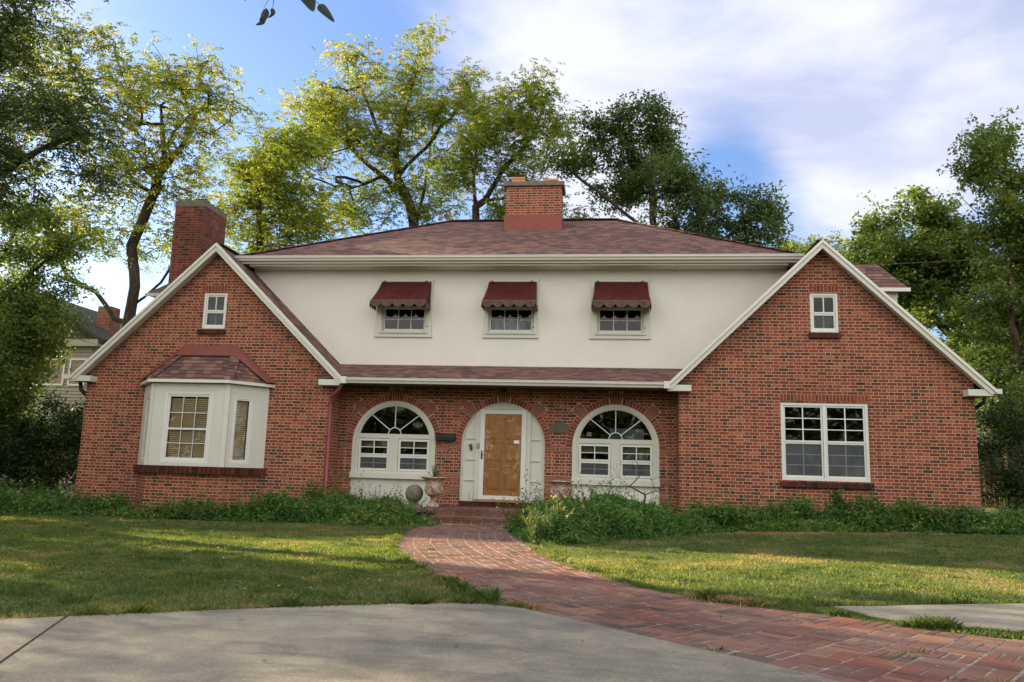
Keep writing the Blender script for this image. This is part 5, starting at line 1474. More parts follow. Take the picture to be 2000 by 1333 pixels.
# bushy trees added unseen beyond the left edge, shaped to break up the low sun
tree('shade_tree', 'unseen broad low-branched tree added left of the driveway to cast shade', 'tree', (-19, 9.0, .55),
     [[(-19, 9, .4), (-19, 9, 2.5), (-18.8, 9, 6)]], [(-18.8, 10.6, 3.6, 1.9, 1.8, 2.0), (-18.8, 9.6, 6.4, 2.0, 2.0, 1.6), (-19, 7.2, 3.6, 1.9, 1.9, 2.4), (-19, 6.8, 6.6, 1.8, 1.8, 1.4), (-18.6, 4.6, 4, 1.8, 1.6, 2.2)],
     'rand', 20000, 'lf_grn', 'bark', .2, 170, 12, .17, .11, .5, .2, cl=.5)
tree('shade_tree', 'second unseen leafy tree, nearer the house, added to cast shade', 'tree', (-19, 13.6, .5),
     [[(-19, 13.6, .4), (-19, 13.6, 2.2), (-18.8, 13.4, 5.5)]], [(-18.6, 13.0, 2.9, 1.7, 1.8, 1.5), (-18.4, 12.8, 5.6, 1.7, 1.9, 1.4), (-18.6, 14.9, 3.2, 1.6, 1.3, 1.2), (-18.6, 14.4, 5.4, 1.2, 1.0, .7), (-18.4, 13.9, 7.0, 1.3, 1.3, .8), (-18.6, 12.4, 7.4, 1.4, 1.4, 1.0), (-18.0, 14.6, 6.2, 1, .9, .6), (-18.0, 15.8, 7.1, 1, .9, .6), (-18.0, 17.0, 8.1, 1, .9, .6), (-18.2, 15.2, 8.4, 1.2, 1.4, .7)],
     'rand', 24000, 'lf_grn', 'bark', .18, 150, 13, .17, .11, .5, .2, cl=.45)



def shrub(name, label, cat, x, y, lobes, n, mat, L=.09, Wd=.045, seed=1, varc=.5, cl=.10, group=None, natt=60, rb=.03):
    z = float(gz(x, y)); rng = np.random.default_rng(seed); root = thing(name, (x, y, z), label, cat, group)
    lb = [(x + a, y + b, z + c, d, e, f) for a, b, c, d, e, f in lobes]
    att, _ = lobe_points(lb, natt, rng, .5)
    sk, tips = grow([[(x, y, z - .05), (x, y, z + max(.08, lobes[0][2] * .5))]], att, rng, .2, .04)
    skel_mesh(sk, .004, rb, 'stem', MT['bark2'], root)
    P = np.array(sk.p)[tips]; idx = rng.integers(0, len(P), n)
    pos = P[idx] + rng.normal(size=(n, 3)) * cl; pos[:, 2] = np.maximum(pos[:, 2], z + .01)
    V = leaves(pos, L, Wd, rng, None, flat=.35); cv = np.clip(varc + rng.normal(size=len(P)) * .18, 0, 1)
    quads('foliage', V, np.clip(cv[idx] + rng.normal(size=n) * .12, 0, 1), MT[mat], root)
    return root
shrub('large_shrub', 'tall dark shrub in the gap between the left wall and the neighbouring house', 'shrub', -14.6, 20.0, [(0, 0, 1.2, 1.3, 1, 1.2), (.9, .3, 1.9, 1.1, .8, .9), (-1.2, .2, 1.0, 1.2, .9, 1.0), (-.2, .3, 2.2, .9, .8, .7)], 26000, 'lf_dark', .10, .05, 21, .35, .16, natt=120, rb=.06)
shrub('large_shrub', 'dark shrub at the far left edge beside the flower bed', 'shrub', -17.0, 19.2, [(0, 0, 1.1, 1.2, 1, 1.1), (-1.0, .3, 1.7, 1.1, .8, .9), (1, .2, .8, .8, .9, .8)], 20000, 'lf_dark', .10, .05, 22, .42, .16, natt=100, rb=.06)
shrub('shade_bush', 'tall bush further left, added to shade the left lawn', 'shrub', -17.2, 19.9, [(0, 0, 1.6, 1.0, 1.2, 1.6), (.2, .6, 3.4, .8, 1.2, .9), (0, 1.2, 2, .9, 1, 1.4), (.3, -.4, 4.3, .9, 1.1, .8), (.2, 1.4, 4.4, .8, 1, .8)], 28000, 'lf_grn', .12, .07, 27, .4, .26, natt=80, rb=.06)  # this bush and the next are added to keep sun off the lawn
shrub('shade_bush', 'rounded bush added beyond the left end of the bed to shade the lawn', 'shrub', -16.6, 17.2, [(0, 0, 1.2, 1.0, 1.2, 1.5), (-.8, -1.2, 1.5, .9, 1.2, 1.7), (.3, .4, 2.6, .8, .9, .9), (0, 1.3, 3.4, .9, 1.2, .8), (-.2, -.2, 3.3, .8, 1, .7)], 30000, 'lf_grn', .12, .07, 23, .4, .26, natt=60, rb=.05)
shrub('evergreen_shrub', 'dark conical shrub against the right end wall of the house', 'shrub', 9.1, 19.6, [(0, 0, .9, .9, .8, .9), (-.15, 0, 1.7, .75, .7, .7), (.1, 0, 2.3, .45, .45, .5), (.9, .4, 1.2, .7, .6, .9)], 24000, 'lf_dark', .07, .03, 24, .35, .12, natt=110, rb=.06)
shrub('vine_shrub', 'light green bush at the right edge above the dark shrub', 'shrub', 11.4, 21.6, [(0, 0, 2.5, 1.0, .8, 1.2), (-.7, 0, 2.9, .8, .6, .7), (.6, 0, 1.2, 1.0, .8, 1.2)], 14000, 'lf_grn', .10, .06, 25, .6, .16, natt=80, rb=.05)

# ground cover in the beds: uncountable, one object a bed
BEDL = [(-15.5, 14.6), (-12.6, 15.5), (-10.97, 16.1), (-9.0, 15.95), (-7.5, 15.75), (-6.24, 15.7), (-4.6, 15.25), (-3.35, 15.35), (-3.3, 15.9), (-3.95, 16.4), (-4.0, 17.75), (-6.1, 17.75), (-6.2, 17.15), (-7.6, 17.15), (-8.2, 16.5), (-10.0, 16.5), (-10.7, 17.15), (-12.1, 17.15), (-12.6, 18.3), (-18, 18.6), (-18, 15.2)]
BEDR = [(-1.98, 15.9), (-1.5, 13.4), (-1.12, 12.0), (-.92, 11.65), (-.5, 12.0), (.1, 12.8), (1.1, 14.1), (2.0, 15.2), (3.96, 15.7), (5.98, 16.1), (7.74, 16.05), (10.5, 16.6), (14, 17.5), (14, 19), (8, 18.8), (7.45, 17.15), (1.5, 17.15), (1.4, 17.75), (-.75, 17.75), (-.8, 16.3), (-1.1, 15.95)]
def vnoise(X, Y, s, seed):
    r = np.random.default_rng(seed); G = r.uniform(size=(64, 64)); u = (X / s) % 63; v = (Y / s) % 63
    i = u.astype(int); j = v.astype(int); f = u - i; g = v - j; f = f * f * (3 - 2 * f); g = g * g * (3 - 2 * g)
    return (G[i, j] * (1 - f) + G[i + 1, j] * f) * (1 - g) + (G[i, j + 1] * (1 - f) + G[i + 1, j + 1] * f) * g
def sample_poly(poly, n, rng):
    P = np.array(poly); o = []; c = 0
    while c < n:
        q = rng.uniform(P.min(0), P.max(0), (n, 2)); q = q[inside(poly, q[:, 0], q[:, 1])]; o.append(q); c += len(q)
    return np.concatenate(o)[:n]
def edge_dist(poly, q):
    P = np.array(poly); d = np.full(len(q), 1e9)
    for i in range(len(P)):
        a = P[i]; b = P[(i + 1) % len(P)]; ab = b - a; t = np.clip(((q - a) @ ab) / (ab @ ab), 0, 1); d = np.minimum(d, np.linalg.norm(q - a - t[:, None] * ab, axis=1))
    return d
def cover(name, poly, n, mat, label, hfun, seed, L=.085, Wd=.032):
    rng = np.random.default_rng(seed); q = sample_poly(poly, n, rng)
    ed = edge_dist(poly, q); h = hfun(q[:, 0], q[:, 1]) * np.clip((ed - .22 * vnoise(q[:, 0] + 70, q[:, 1], .4, seed + 7)) / .40 + .2, .03, 1)
    top = rng.uniform(0, 1, n) ** .45
    z = gz(q[:, 0], q[:, 1]) + h * top
    # taller shoots stand out of the mass at irregular spacing
    ns = n // 42; c0 = sample_poly(poly, ns, rng); e0_ = edge_dist(poly, c0); hh = .85 * hfun(c0[:, 0], c0[:, 1]) * np.clip(e0_ / .35 + .25, 0, 1) + rng.gamma(1.5, .105, ns)
    k = 14; tt_ = np.tile(np.linspace(.35, 1, k), (ns, 1)); la = rng.uniform(0, 6.28, (ns, 1)); ll = rng.uniform(.02, .16, (ns, 1))
    sx = (c0[:, :1] + np.cos(la) * ll * tt_ ** 2).ravel(); sy = (c0[:, 1:] + np.sin(la) * ll * tt_ ** 2).ravel(); sz = (gz(c0[:, 0], c0[:, 1])[:, None] + hh[:, None] * tt_).ravel()
    axis = rng.normal(size=(n, 3)); axis[:, 2] = np.abs(axis[:, 2]) * .8
    V = leaves(np.column_stack([q, z]), L, Wd, rng, axis, flat=.15)
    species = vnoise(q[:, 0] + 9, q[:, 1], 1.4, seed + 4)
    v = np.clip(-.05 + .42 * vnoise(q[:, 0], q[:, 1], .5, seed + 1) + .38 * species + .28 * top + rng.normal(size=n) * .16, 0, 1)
    ax2 = rng.normal(size=(ns * k, 3)); ax2[:, 2] = np.abs(ax2[:, 2]) * .9 + .2
    V2 = leaves(np.column_stack([sx, sy, sz]), L * .8, Wd * .7, rng, ax2, flat=.1); v2 = np.clip(np.repeat(rng.normal(.5, .22, ns), k) + rng.normal(size=ns * k) * .08, 0, 1)
    V = np.concatenate([V, V2]); v = np.concatenate([v, v2])
    o = quads(name, V, v, MT[mat]); tag(o, label, 'ground cover', kind='stuff')
    return o
hl = lambda X, Y: .08 + .34 * vnoise(X + 40, Y, .9, 5) + .22 * vnoise(X + 40, Y, .33, 15) + .20 * np.exp(-((X + 6.1) / .5) ** 2 - ((Y - 17.0) / .5) ** 2) * 2.6 - .10 * np.exp(-((X + 3.7) / .4) ** 2)
def hr(X, Y):
    return .02 + np.where(X > 1.2, .20, .28) * vnoise(X + 40, Y, .8, 6) + .22 * vnoise(X + 40, Y, .33, 16) + .30 * np.exp(-((X + .2) / 1.1) ** 2 - ((Y - 14.6) / 1.5) ** 2) + .12 * np.exp(-((X - 5.2) / 1.5) ** 2)
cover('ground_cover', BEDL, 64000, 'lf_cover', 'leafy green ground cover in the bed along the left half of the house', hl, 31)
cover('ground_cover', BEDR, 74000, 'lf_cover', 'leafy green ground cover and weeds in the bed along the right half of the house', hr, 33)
def soil(name, poly):
    m = plainmat('bed_soil', (.035, .026, .018), .95, .3, 8, .4)
    tag(sheet(poly, .008, .4, 0).build(name, m), kind='structure')
soil('bed_soil', BEDL); soil('bed_soil', BEDR)

# taller individual plants
def weed(x, y, h, n_st, label, seed, mat='lf_weed', L=.07, Wd=.016, spread=.25, flower=None, name='weed', group=None, nl=26, tuft=False, zb=None):
    rng = np.random.default_rng(seed); z = float(gz(x, y)) if zb is None else zb; root = thing(name, (x, y, z), label, 'weed' if name == 'weed' else 'plant', group)
    st = MB(); P = []; A = []; F = []
    for k in range(n_st):
        a = rng.uniform(0, 6.28); r = rng.uniform(0, spread * .35); hh = h * rng.uniform(.55, 1.05)
        b = Vector((x + r * math.cos(a), y + r * math.sin(a), z - .02)); lean = Vector((math.cos(a), math.sin(a), 0)) * rng.uniform(.1, 1) * spread
        pts = [b + lean * (t ** 1.6) + Vector((0, 0, hh * t * (1 - .10 * t))) for t in (0, .25, .5, .75, 1)]
        st.tube(pts, [.005, .0045, .0035, .0025, .0015], 4, cap=False)
        for q in range(nl):
            t = rng.uniform(.08, 1); p = b + lean * (t ** 1.6) + Vector((0, 0, hh * t * (1 - .1 * t)))
            P.append(tuple(p)); ang = rng.uniform(0, 6.28); A.append((math.cos(ang), math.sin(ang), rng.uniform(.1, 1.0) if not tuft else 1.6))
        if flower: F.append(tuple(pts[-1]))
    st.build('stem', MT['lf_weed'], root, recalc=False)
    P = np.array(P); V = leaves(P, L, Wd, rng, np.array(A), flat=.1)
    quads('foliage', V, np.clip(rng.normal(.55, .2, len(P)), 0, 1), MT[mat], root)
    if flower:
        F = np.repeat(np.array(F), 7, 0) + rng.normal(size=(len(F) * 7, 3)) * .012; V = leaves(F, .035, .022, rng, None)
        quads('flower', V, rng.uniform(size=len(F)), MT[flower], root)
    return root
weed(-1.02, 11.95, .62, 26, 'bright clump of long-bladed weeds at the corner where path, lawn and bed meet', 51, L=.13, Wd=.014, spread=.35, nl=22, tuft=True)
weed(-.70, 12.35, .78, 20, 'tall thin grassy weed with seed heads right of the brightest clump by the path', 52, L=.10, Wd=.010, spread=.30, flower='petal', nl=16, tuft=True)
weed(-1.55, 14.2, .85, 16, 'weed with small pale yellow flowers leaning over the right side of the steps', 53, L=.06, Wd=.018, spread=.40, flower='petal')
weed(-1.35, 16.4, .80, 9, 'thin grey weed standing in front of the right door panel', 54, L=.05, Wd=.010, spread=.25, nl=16)
weed(-.30, 15.6, .95, 18, 'dense tall weed between the right urn and the right arched window', 55, L=.07, Wd=.02, spread=.40, flower='petal')
weed(.35, 15.4, .85, 14, 'tall weed in front of the middle of the right arched window', 56, L=.06, Wd=.018, spread=.35)
weed(-2.93, 17.3, .42, 5, 'small dry weed growing at the foot of the left door panel', 57, L=.03, Wd=.006, spread=.22, nl=10, zb=.83)
weed(-4.9, 17.0, .70, 10, 'spiky mint-like weed under the left arched window', 58, L=.05, Wd=.016, spread=.35)
weed(-5.45, 16.9, .66, 10, 'upright weed near the left end of the left arched window', 59, L=.05, Wd=.016, spread=.3)
weed(-6.15, 16.75, .95, 12, 'tall reddish-tipped plant at the foot of the dusty red downspout', 60, L=.08, Wd=.03, spread=.3)
weed(-11.6, 16.6, .72, 12, 'tall plant with mauve flowers at the left corner of the house', 61, L=.07, Wd=.03, spread=.45, flower='petalp')
weed(-13.6, 16.7, .85, 14, 'flowering plant at the far left end of the bed', 62, L=.08, Wd=.035, spread=.5, flower='petalp')
weed(8.9, 17.3, .80, 14, 'plant with yellow flowers beyond the right corner of the house', 63, L=.09, Wd=.04, spread=.5, flower='petal')
weed(-3.62, 16.62, .33, 12, 'small feathery plant growing in the left urn', 64, mat='lf_cover', L=.05, Wd=.014, spread=.16, nl=20, name='potted_plant', zb=1.42)
for k, (x, y, s_, lab) in enumerate([(2.3, 16.1, .36, 'dark low bush nearest the inner corner of the right gable wall'), (3.6, 16.4, .48, 'leafy bush under the left pane of the large double window'), (4.6, 16.35, .60, 'bright bush under the middle of the large double window'), (5.7, 16.5, .56, 'leafy bush right of the large double window sill'), (6.9, 16.6, .34, 'low bush in front of the right corner of the house'), (1.9, 15.75, .40, 'ragged bush at the left end of the right gable wall, nearest the weeds'), (8.6, 16.9, .44, 'leafy bush past the right corner of the house'), (-7.0, 16.5, .40, 'leafy bush between the bay window and the downspout'), (-10.9, 16.6, .32, 'low bush left of the bay window base')]):
    shrub('bush', lab, 'bush', x, y, [(0, 0, s_ * .6, s_ * 1.1, s_ * .8, s_ * .6), (s_ * .7, .1, s_ * .45, s_ * .8, s_ * .6, s_ * .45)], 2600, 'lf_cover' if k % 3 else 'lf_grn', .09, .036, 70 + k, .5, .07, 'bushes in the bed along the house', 26, .012)
# leafless shrub by the right arched window
bz = float(gz(.72, 16.6)); bs_ = thing('bare_shrub', (.72, 16.6, bz), 'leafless twiggy shrub in front of the right arched window', 'shrub')
rng = np.random.default_rng(77)
att = np.column_stack([rng.uniform(-.05, 1.5, 34), rng.uniform(16.2, 17.0, 34), rng.uniform(bz + .75, bz + 1.45, 34)])
att[:, 2] -= .25 * np.abs(att[:, 0] - .7)
sk, tips = grow([[(.72, 16.6, bz - .05), (.70, 16.6, bz + .3), (.74, 16.6, bz + .62)]], att, rng, .16, .05)
skel_mesh(sk, .003, .022, 'branches', MT['bark2'], bs_)

# overhanging leafy twig of a tree that stands beside the camera
tt = thing('street_tree', (-5.2, -1.8, 0), 'tree whose twig with dark leaves hangs into the top of the picture', 'tree')
rng = np.random.default_rng(5)
att, _ = lobe_points([(-4.6, -1.2, 7.2, 2.4, 2.2, 1.5), (-2.6, .5, 7.4, 1.8, 1.4, 1.2)], 90, rng, .5)
sk, tips = grow([[(-5.2, -1.8, 0), (-5.1, -1.7, 2.5), (-4.8, -1.3, 4.6), (-4.4, -.9, 6)], [(-4.8, -1.3, 4.6), (-3.6, .6, 5.2), (-2.4, 2.4, 4.9), (-1.85, 3.3, 4.35)]], att, rng, .4)
skel_mesh(sk, .006, .17, 'trunk', MT['bark2'], tt)
P = np.array(sk.p)[tips]; idx = rng.integers(0, len(P), 9000)
quads('crown', leaves(P[idx] + rng.normal(size=(9000, 3)) * .3, .11, .07, rng, None, flat=.3, droop=.2), rng.uniform(.2, .7, 9000), MT['lf_dark'], tt)
def big_leaf(mb, pts, w, fold=.25, seg=10):
    """a broad pointed leaf along a 3D midrib with given half-widths"""
    mid = catmull([Vector(p) for p in pts], 4); n = len(mid); face_n = Vector((.15, -1, .1)).normalized(); L_ = []; R_ = []
    for k, p in enumerate(mid):
        t = k / (n - 1); d = (mid[min(k + 1, n - 1)] - mid[max(k - 1, 0)]).normalized(); s_ = d.cross(face_n).normalized()
        ww = w * (math.sin(math.pi * min(1, t ** .72)) ** .85) + .0004
        L_.append(p + s_ * ww - face_n * ww * fold); R_.append(p - s_ * ww - face_n * ww * fold)
    for k in range(n - 1):
        mb.face([L_[k], L_[k + 1], mid[k + 1], mid[k]]); mb.face([mid[k], mid[k + 1], R_[k + 1], R_[k]])
tw = MB()
tw.tube([(-1.85, 3.3, 4.35), (-1.75, 3.45, 4.15), (-1.70, 3.52, 3.98), (-1.73, 3.58, 3.91)], [.006, .004, .003, .0015], 5)
tw.tube([(-1.75, 3.45, 4.15), (-1.72, 3.55, 3.98), (-1.79, 3.6, 3.925)], [.003, .002, .0012], 5)
tw.tube([(-1.85, 3.3, 4.35), (-1.6, 3.4, 4.1), (-1.50, 3.4, 3.88), (-1.41, 3.4, 3.805)], [.006, .004, .003, .0015], 5)
tw.build('twig', MT['bark2'], tt, recalc=False)
lfm = MB(); big_leaf(lfm, [(-1.775, 3.6, 3.925), (-1.785, 3.6, 3.885), (-1.80, 3.6, 3.83)], .020, .5); lfm.build('leaf', MT['lf_shade'], tt, recalc=False)
lfm = MB(); big_leaf(lfm, [(-1.795, 3.59, 3.87), (-1.79, 3.6, 3.85), (-1.825, 3.6, 3.832)], .016, .2); lfm.build('leaf', MT['lf_shade'], tt, recalc=False)
lfm = MB(); big_leaf(lfm, [(-1.738, 3.58, 3.91), (-1.728, 3.58, 3.885), (-1.752, 3.58, 3.855)], .012, .4); lfm.build('leaf', MT['lf_shade'], tt, recalc=False)
lfm = MB(); big_leaf(lfm, [(-1.50, 3.4, 3.88), (-1.468, 3.4, 3.84), (-1.435, 3.4, 3.765)], .036, .15); lfm.build('leaf', MT['lf_shade'], tt, recalc=False)
lfm = MB(); big_leaf(lfm, [(-1.412, 3.4, 3.803), (-1.385, 3.4, 3.775), (-1.325, 3.4, 3.705)], .022, .2); lfm.build('leaf', MT['lf_shade'], tt, recalc=False)
lfm = MB(); big_leaf(lfm, [(-1.85, 3.5, 3.96), (-1.845, 3.5, 3.935), (-1.84, 3.5, 3.905)], .012, .2); lfm.build('leaf', MT['lf_shade'], tt, recalc=False)

# ------------------------------------------------------------------ lawn
LAWN_L = [(-14, -1.2), (-12.5, -1.45)] + [(x, y + .02) for x, y in EDGE[1:10]] + [(-.98, 6.5)] + [(x - .03, y) for x, y in PL[2:7][::-1]] + [(-3.5, 15.2), (-4.3, 15.3), (-6.2, 16.2), (-7.5, 16.1), (-9.0, 16.2), (-10.97, 16.3), (-12.6, 15.7), (-16, 15)]
LAWN_R = [(-.95, 11.5), (-1.0, 10.95), (-.46, 9.2), (.33, 7.6), (.9, 6.92), (1.3, 6.75), (1.75, 6.97), (2.1, 7.05), (2.57, 7.26), (3.54, 7.64), (5, 8.15), (7, 8.95), (14, 11), (15, 17.5), (10.5, 16.7), (7.7, 16.15), (5.95, 16.2), (3.95, 15.8), (2.0, 15.3), (1.1, 14.2), (.1, 12.9)]
def blades(name, poly, n, label, seed, hmin=.014, hmax=.040, near_edge=None, mat='grass', w=.0045, q=None, varb=0.0, cat='grass'):
    rng = np.random.default_rng(seed)
    if q is None:
        q = sample_poly(poly, n, rng)
        # thin out with distance and where the turf is bare
        keep = rng.uniform(size=len(q)) < np.clip(1.15 - (q[:, 1] - 6) * .085, .3, 1) * np.clip(vnoise(q[:, 0] + 50, q[:, 1], .5, seed) * 1.6 + .25, .3, 1); q = q[keep]
    n = len(q); X, Y = q[:, 0], q[:, 1]
    pat = vnoise(X + 50, Y, .38, seed + 2) * .5 + vnoise(X + 50, Y, 1.3, seed + 3) * .5
    dry = np.clip(vnoise(X + 50, Y, .9, seed + 9) * 2.6 - 1.35, 0, 1) * .42 + np.clip(vnoise(X + 50, Y, .20, seed + 10) * 3 - 1.9, 0, 1) * .36
    tuft = np.clip(vnoise(X + 50, Y, .17, seed + 11) * 3 - 2.0, 0, 1)
    h = (hmin + (hmax - hmin) * rng.uniform(size=n)) * (.40 + .9 * pat + 1.3 * tuft) * (1 - .5 * dry)
    if near_edge is not None:
        d = edge_dist(near_edge, q); h = h * (1 + .7 * np.exp(-(d / .10) ** 2))
    z = gz(X, Y) - .004; a = rng.uniform(0, 6.283, n); lean = rng.uniform(.1, 1.1, n) * h
    b = rng.uniform(0, 6.283, n); wx = np.cos(b) * w; wy = np.sin(b) * w
    p = np.column_stack([X, Y, z]); tip = p + np.column_stack([np.cos(a) * lean, np.sin(a) * lean, h])
    mid = p + np.column_stack([np.cos(a) * lean * .3, np.sin(a) * lean * .3, h * .6]); wv = np.column_stack([wx, wy, np.zeros(n)])
    V = np.stack([p - wv, p + wv, mid + wv * .8, tip, mid - wv * .8], 1)
    var = np.clip(.12 + .42 * pat + dry + varb + rng.normal(size=n) * .14 + (rng.uniform(size=n) < .07) * .35, 0, 1)
    o = quads(name, V, var, MT[mat], k=5); tag(o, label, cat, kind='stuff'); return o
blades('lawn_grass', LAWN_L, 620000, 'mown green lawn left of the brick path', 81, near_edge=LAWN_L)
blades('lawn_grass', LAWN_R, 380000, 'mown green lawn right of the brick path', 82, near_edge=LAWN_R)
# dry straw-coloured fringe along the kerb and the bed, tufts in the joints
rng = np.random.default_rng(90)
fr_ = []
for a, b in zip(EDGE[1:10], EDGE[2:11]):
    t = rng.uniform(size=(900, 1)); fr_.append(np.array(a) + (np.array(b) - np.array(a)) * t + rng.normal(size=(900, 2)) * .05 + np.array([0, .05]))
for a, b in zip(PR[2:6], PR[3:7]):
    t = rng.uniform(size=(500, 1)); fr_.append(np.array(a) + (np.array(b) - np.array(a)) * t + rng.normal(size=(500, 2)) * .04)
bd = [(1.3, 14.5), (2.6, 15.3), (3.96, 15.65), (6.2, 16.0)]
for a, b in zip(bd, bd[1:]):
    t = rng.uniform(size=(1800, 1)); fr_.append(np.array(a) + (np.array(b) - np.array(a)) * t + rng.normal(size=(1800, 2)) * .12)
blades('dry_grass', None, 0, 'dry straw coloured grass along the edges of lawn, slab and bed', 91, .02, .05, mat='grassdry', q=np.concatenate(fr_), varb=.2)
tf = []
rr = random.Random(8); cnt = 0
while cnt < 75:
    s_ = rr.uniform(3.5, 15); t_ = rr.uniform(-1.5, 1.5); x, y = warp(s_, t_)
    if inside(PATH, np.array([x]), np.array([y]))[0]:
        cnt += 1; k = rr.randint(10, 110); tf.append(np.array([[x, y]]) + rng.normal(size=(k, 2)) * np.array([.09, .025]) * rr.uniform(.4, 1.2))
for (x, y) in ((.55, 5.0), (.50, 5.06), (-.72, 6.12), (-.62, 6.02)):
    tf.append(np.array([[x, y]]) + rng.normal(size=(260, 2)) * np.array([.09, .03]))
blades('path_weeds', None, 0, 'small tufts of grass growing in the joints of the brick path', 92, .015, .04, q=np.concatenate(tf), varb=-.05)
es = []
for poly in (PL[2:9], PR[2:9]):
    for a, b in zip(poly, poly[1:]):
        t = rng.uniform(size=(1300, 1)); es.append(np.array(a) + (np.array(b) - np.array(a)) * t + rng.normal(size=(1300, 2)) * .035)
for a, b in zip(EDGE[4:10], EDGE[5:11]):
    t = rng.uniform(size=(1500, 1)); es.append(np.array(a) + (np.array(b) - np.array(a)) * t + rng.normal(size=(1500, 2)) * .03 + np.array([0, .03]))
for a, b in zip([(1.8, 6.62), (2.2, 6.14), (2.75, 5.95), (3.7, 5.5)], [(2.2, 6.14), (2.75, 5.95), (3.7, 5.5), (5.2, 4.6)]):
    t = rng.uniform(size=(2600, 1)); es.append(np.array(a) + (np.array(b) - np.array(a)) * t + rng.normal(size=(2600, 2)) * .06)
blades('edge_grass', None, 0, 'longer grass hanging over the edges of the path and slabs', 93, .025, .065, q=np.concatenate(es), varb=.0)

# fallen leaves and twigs on the hard surfaces and lawn
rng = np.random.default_rng(95)
n = 260; X = rng.uniform(-5.5, 5, n); Y = rng.uniform(3.2, 11, n)
pos = np.column_stack([X, Y, gz(X, Y) + .042]); ax = rng.normal(size=(n, 3)); ax[:, 2] *= .15
tag(quads('fallen_leaves', leaves(pos, .035, .02, rng, ax, flat=.6), rng.uniform(size=n), MT['grassdry']), 'small dry leaves scattered over driveway, path and lawn', 'leaves', kind='stuff')

# ------------------------------------------------------------------ neighbours, far things
nb = thing('neighbour_house', (-27, 32, .6), 'pale sided two storey house with dark gable roof beyond the left edge', 'house')
mb = MB(); mb.prism([(-33, .3), (-22.4, .3), (-22.4, 6.5), (-33, 6.5)], 'y', 32, 40)
mb.build('wall', MT['siding'], nb)
mb = MB()
z = .6
while z < 6.3: mb.box(-33.02, -22.38, 31.975, 31.995, z, z + .012); z += .14
mb.build('siding_laps', MT['nroof'], nb)
mb = MB(); mb.prism([(-31.6, 6.75), (-21.9, 6.75), (-25.7, 8.85), (-27.8, 8.85)], 'y', 32.0, 40.0); mb.build('gable', MT['nroof'], nb)
mb = MB(); slab(mb, [(-25.6, 31.6, 8.98), (-21.7, 31.6, 6.75), (-21.7, 40.4, 6.75), (-25.6, 40.4, 8.98)], .15); slab(mb, [(-25.6, 31.6, 8.98), (-32, 31.6, 5.9), (-32, 40.4, 5.9), (-25.6, 40.4, 8.98)], .15)
mb.build('roof', MT['nroof'], nb, recalc=False)
mb = MB(); mb.box(-33, -21.9, 31.6, 32, 6.45, 6.75); mb.build('fascia', MT['siding'], nb)
for x0_, x1_ in ((-26.1, -23.55), (-23.35, -22.55)):
    f_ = MB(); frame_rect(f_, x0_, x1_, 4.75, 5.95, .08, 31.93, 32); w_ = f_.build('window', MT['white'], nb)
    MB().box(x0_ + .08, x1_ - .08, 31.965, 31.985, 4.83, 5.87).build('curtain', MT['ncurt'], w_)
MB().box(-23.4, -22.75, 33.5, 34.2, 6.8, 8.6).build('chimney', MT['brick'], nb)
gar = thing('garage', (16.5, 34, .8), 'low pale garage with shallow roof past the right corner of the house', 'garage')
MB().box(14.2, 20, 34, 40, .5, 3.3).build('wall', MT['siding'], gar)
mb = MB(); slab(mb, [(13.9, 33.7, 3.35), (20.3, 33.7, 3.35), (18, 37, 4.6), (16.2, 37, 4.6)], .08); slab(mb, [(13.9, 33.7, 3.35), (13.9, 40.3, 3.35), (16.2, 37, 4.6)], .08); mb.build('roof', MT['cap'], gar, recalc=False)
MB().box(13.9, 20.3, 33.66, 33.7, 3.2, 3.36).build('fascia', MT['white'], gar)
fence = thing('wooden_fence', (13, 30.5, .7), 'short grey board fence in front of the garage', 'fence')
mb = MB()
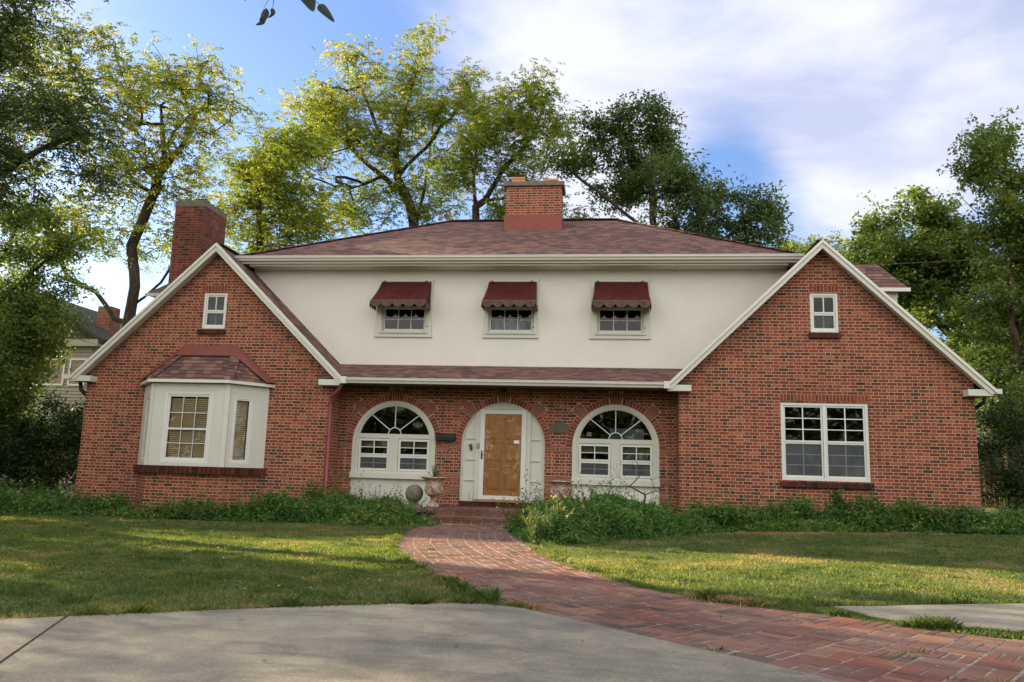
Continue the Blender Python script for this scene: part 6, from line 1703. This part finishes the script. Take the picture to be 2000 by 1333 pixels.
for k in range(22): mb.box(11.6 + k * .16, 11.74 + k * .16, 30.5, 30.53, .5, 2.45 + random.uniform(-.02, .02))
mb.build('boards', MT['wood_dark'], fence)
# overhead cables
cb_ = MB(); cb_.tube([(7.3, 20.6, 4.35), (8.6, 20.3, 4.33), (9.7, 20.0, 4.42), (16, 18, 5.6), (26, 15, 8.2)], .016, 6)
tag(cb_.build('power_cable', MT['black']), 'black cable running from the right gable roof to the right', 'cable')
cb_ = MB(); cb_.tube([(6.9, 21.1, 7.2), (12, 24.5, 8.3), (20, 29, 10.2)], .005, 5)
tag(cb_.build('power_cable', MT['cap']), 'thin pale wire crossing the trees behind the right gable', 'cable')
cb_ = MB(); cb_.tube([(-30, 26, 8.6), (-22, 24.5, 6.8), (-16, 22.5, 5.2), (-12.1, 20.5, 4.2)], .011, 5)
tag(cb_.build('power_cable', MT['black']), 'thin dark wire sloping from the left edge down to the left wing', 'cable')
# distant trees: one mass
rng = np.random.default_rng(99)
n = 60000; X = rng.uniform(-75, 75, n); hz = 4.5 + 3.0 * vnoise(X + 100, X * 0, 5, 3); zz_ = rng.uniform(0, 1, n) ** .7 * hz
q = np.column_stack([X, 62 + rng.uniform(-2, 2, n) - 2 * (zz_ / hz), zz_])
n2 = 26000; X2 = rng.uniform(-60, 60, n2); hz2 = 5.5 + 4.5 * vnoise(X2 + 100, X2 * 0, 4, 8); z2 = rng.uniform(0, 1, n2) ** .8 * hz2
side_ = X2 > 36; q2 = np.column_stack([np.where(side_, 42 + rng.uniform(-2, 2, n2), X2), np.where(side_, -26 + (X2 - 36) * 1.6, -26 + rng.uniform(-2.5, 2.5, n2)), z2])
tag(quads('distant_woods', leaves(q2, .8, .5, rng, None, flat=.3), np.clip(rng.normal(.5, .25, n2), 0, 1), MT['lf_grn']), 'row of green trees across the street, behind the viewer', 'woods', kind='stuff')
tag(quads('distant_woods', leaves(q, .7, .45, rng, None, flat=.3), np.clip(rng.normal(.4, .2, n), 0, 1), MT['lf_dark']), 'dark far-off wood behind the houses', 'woods', kind='stuff')
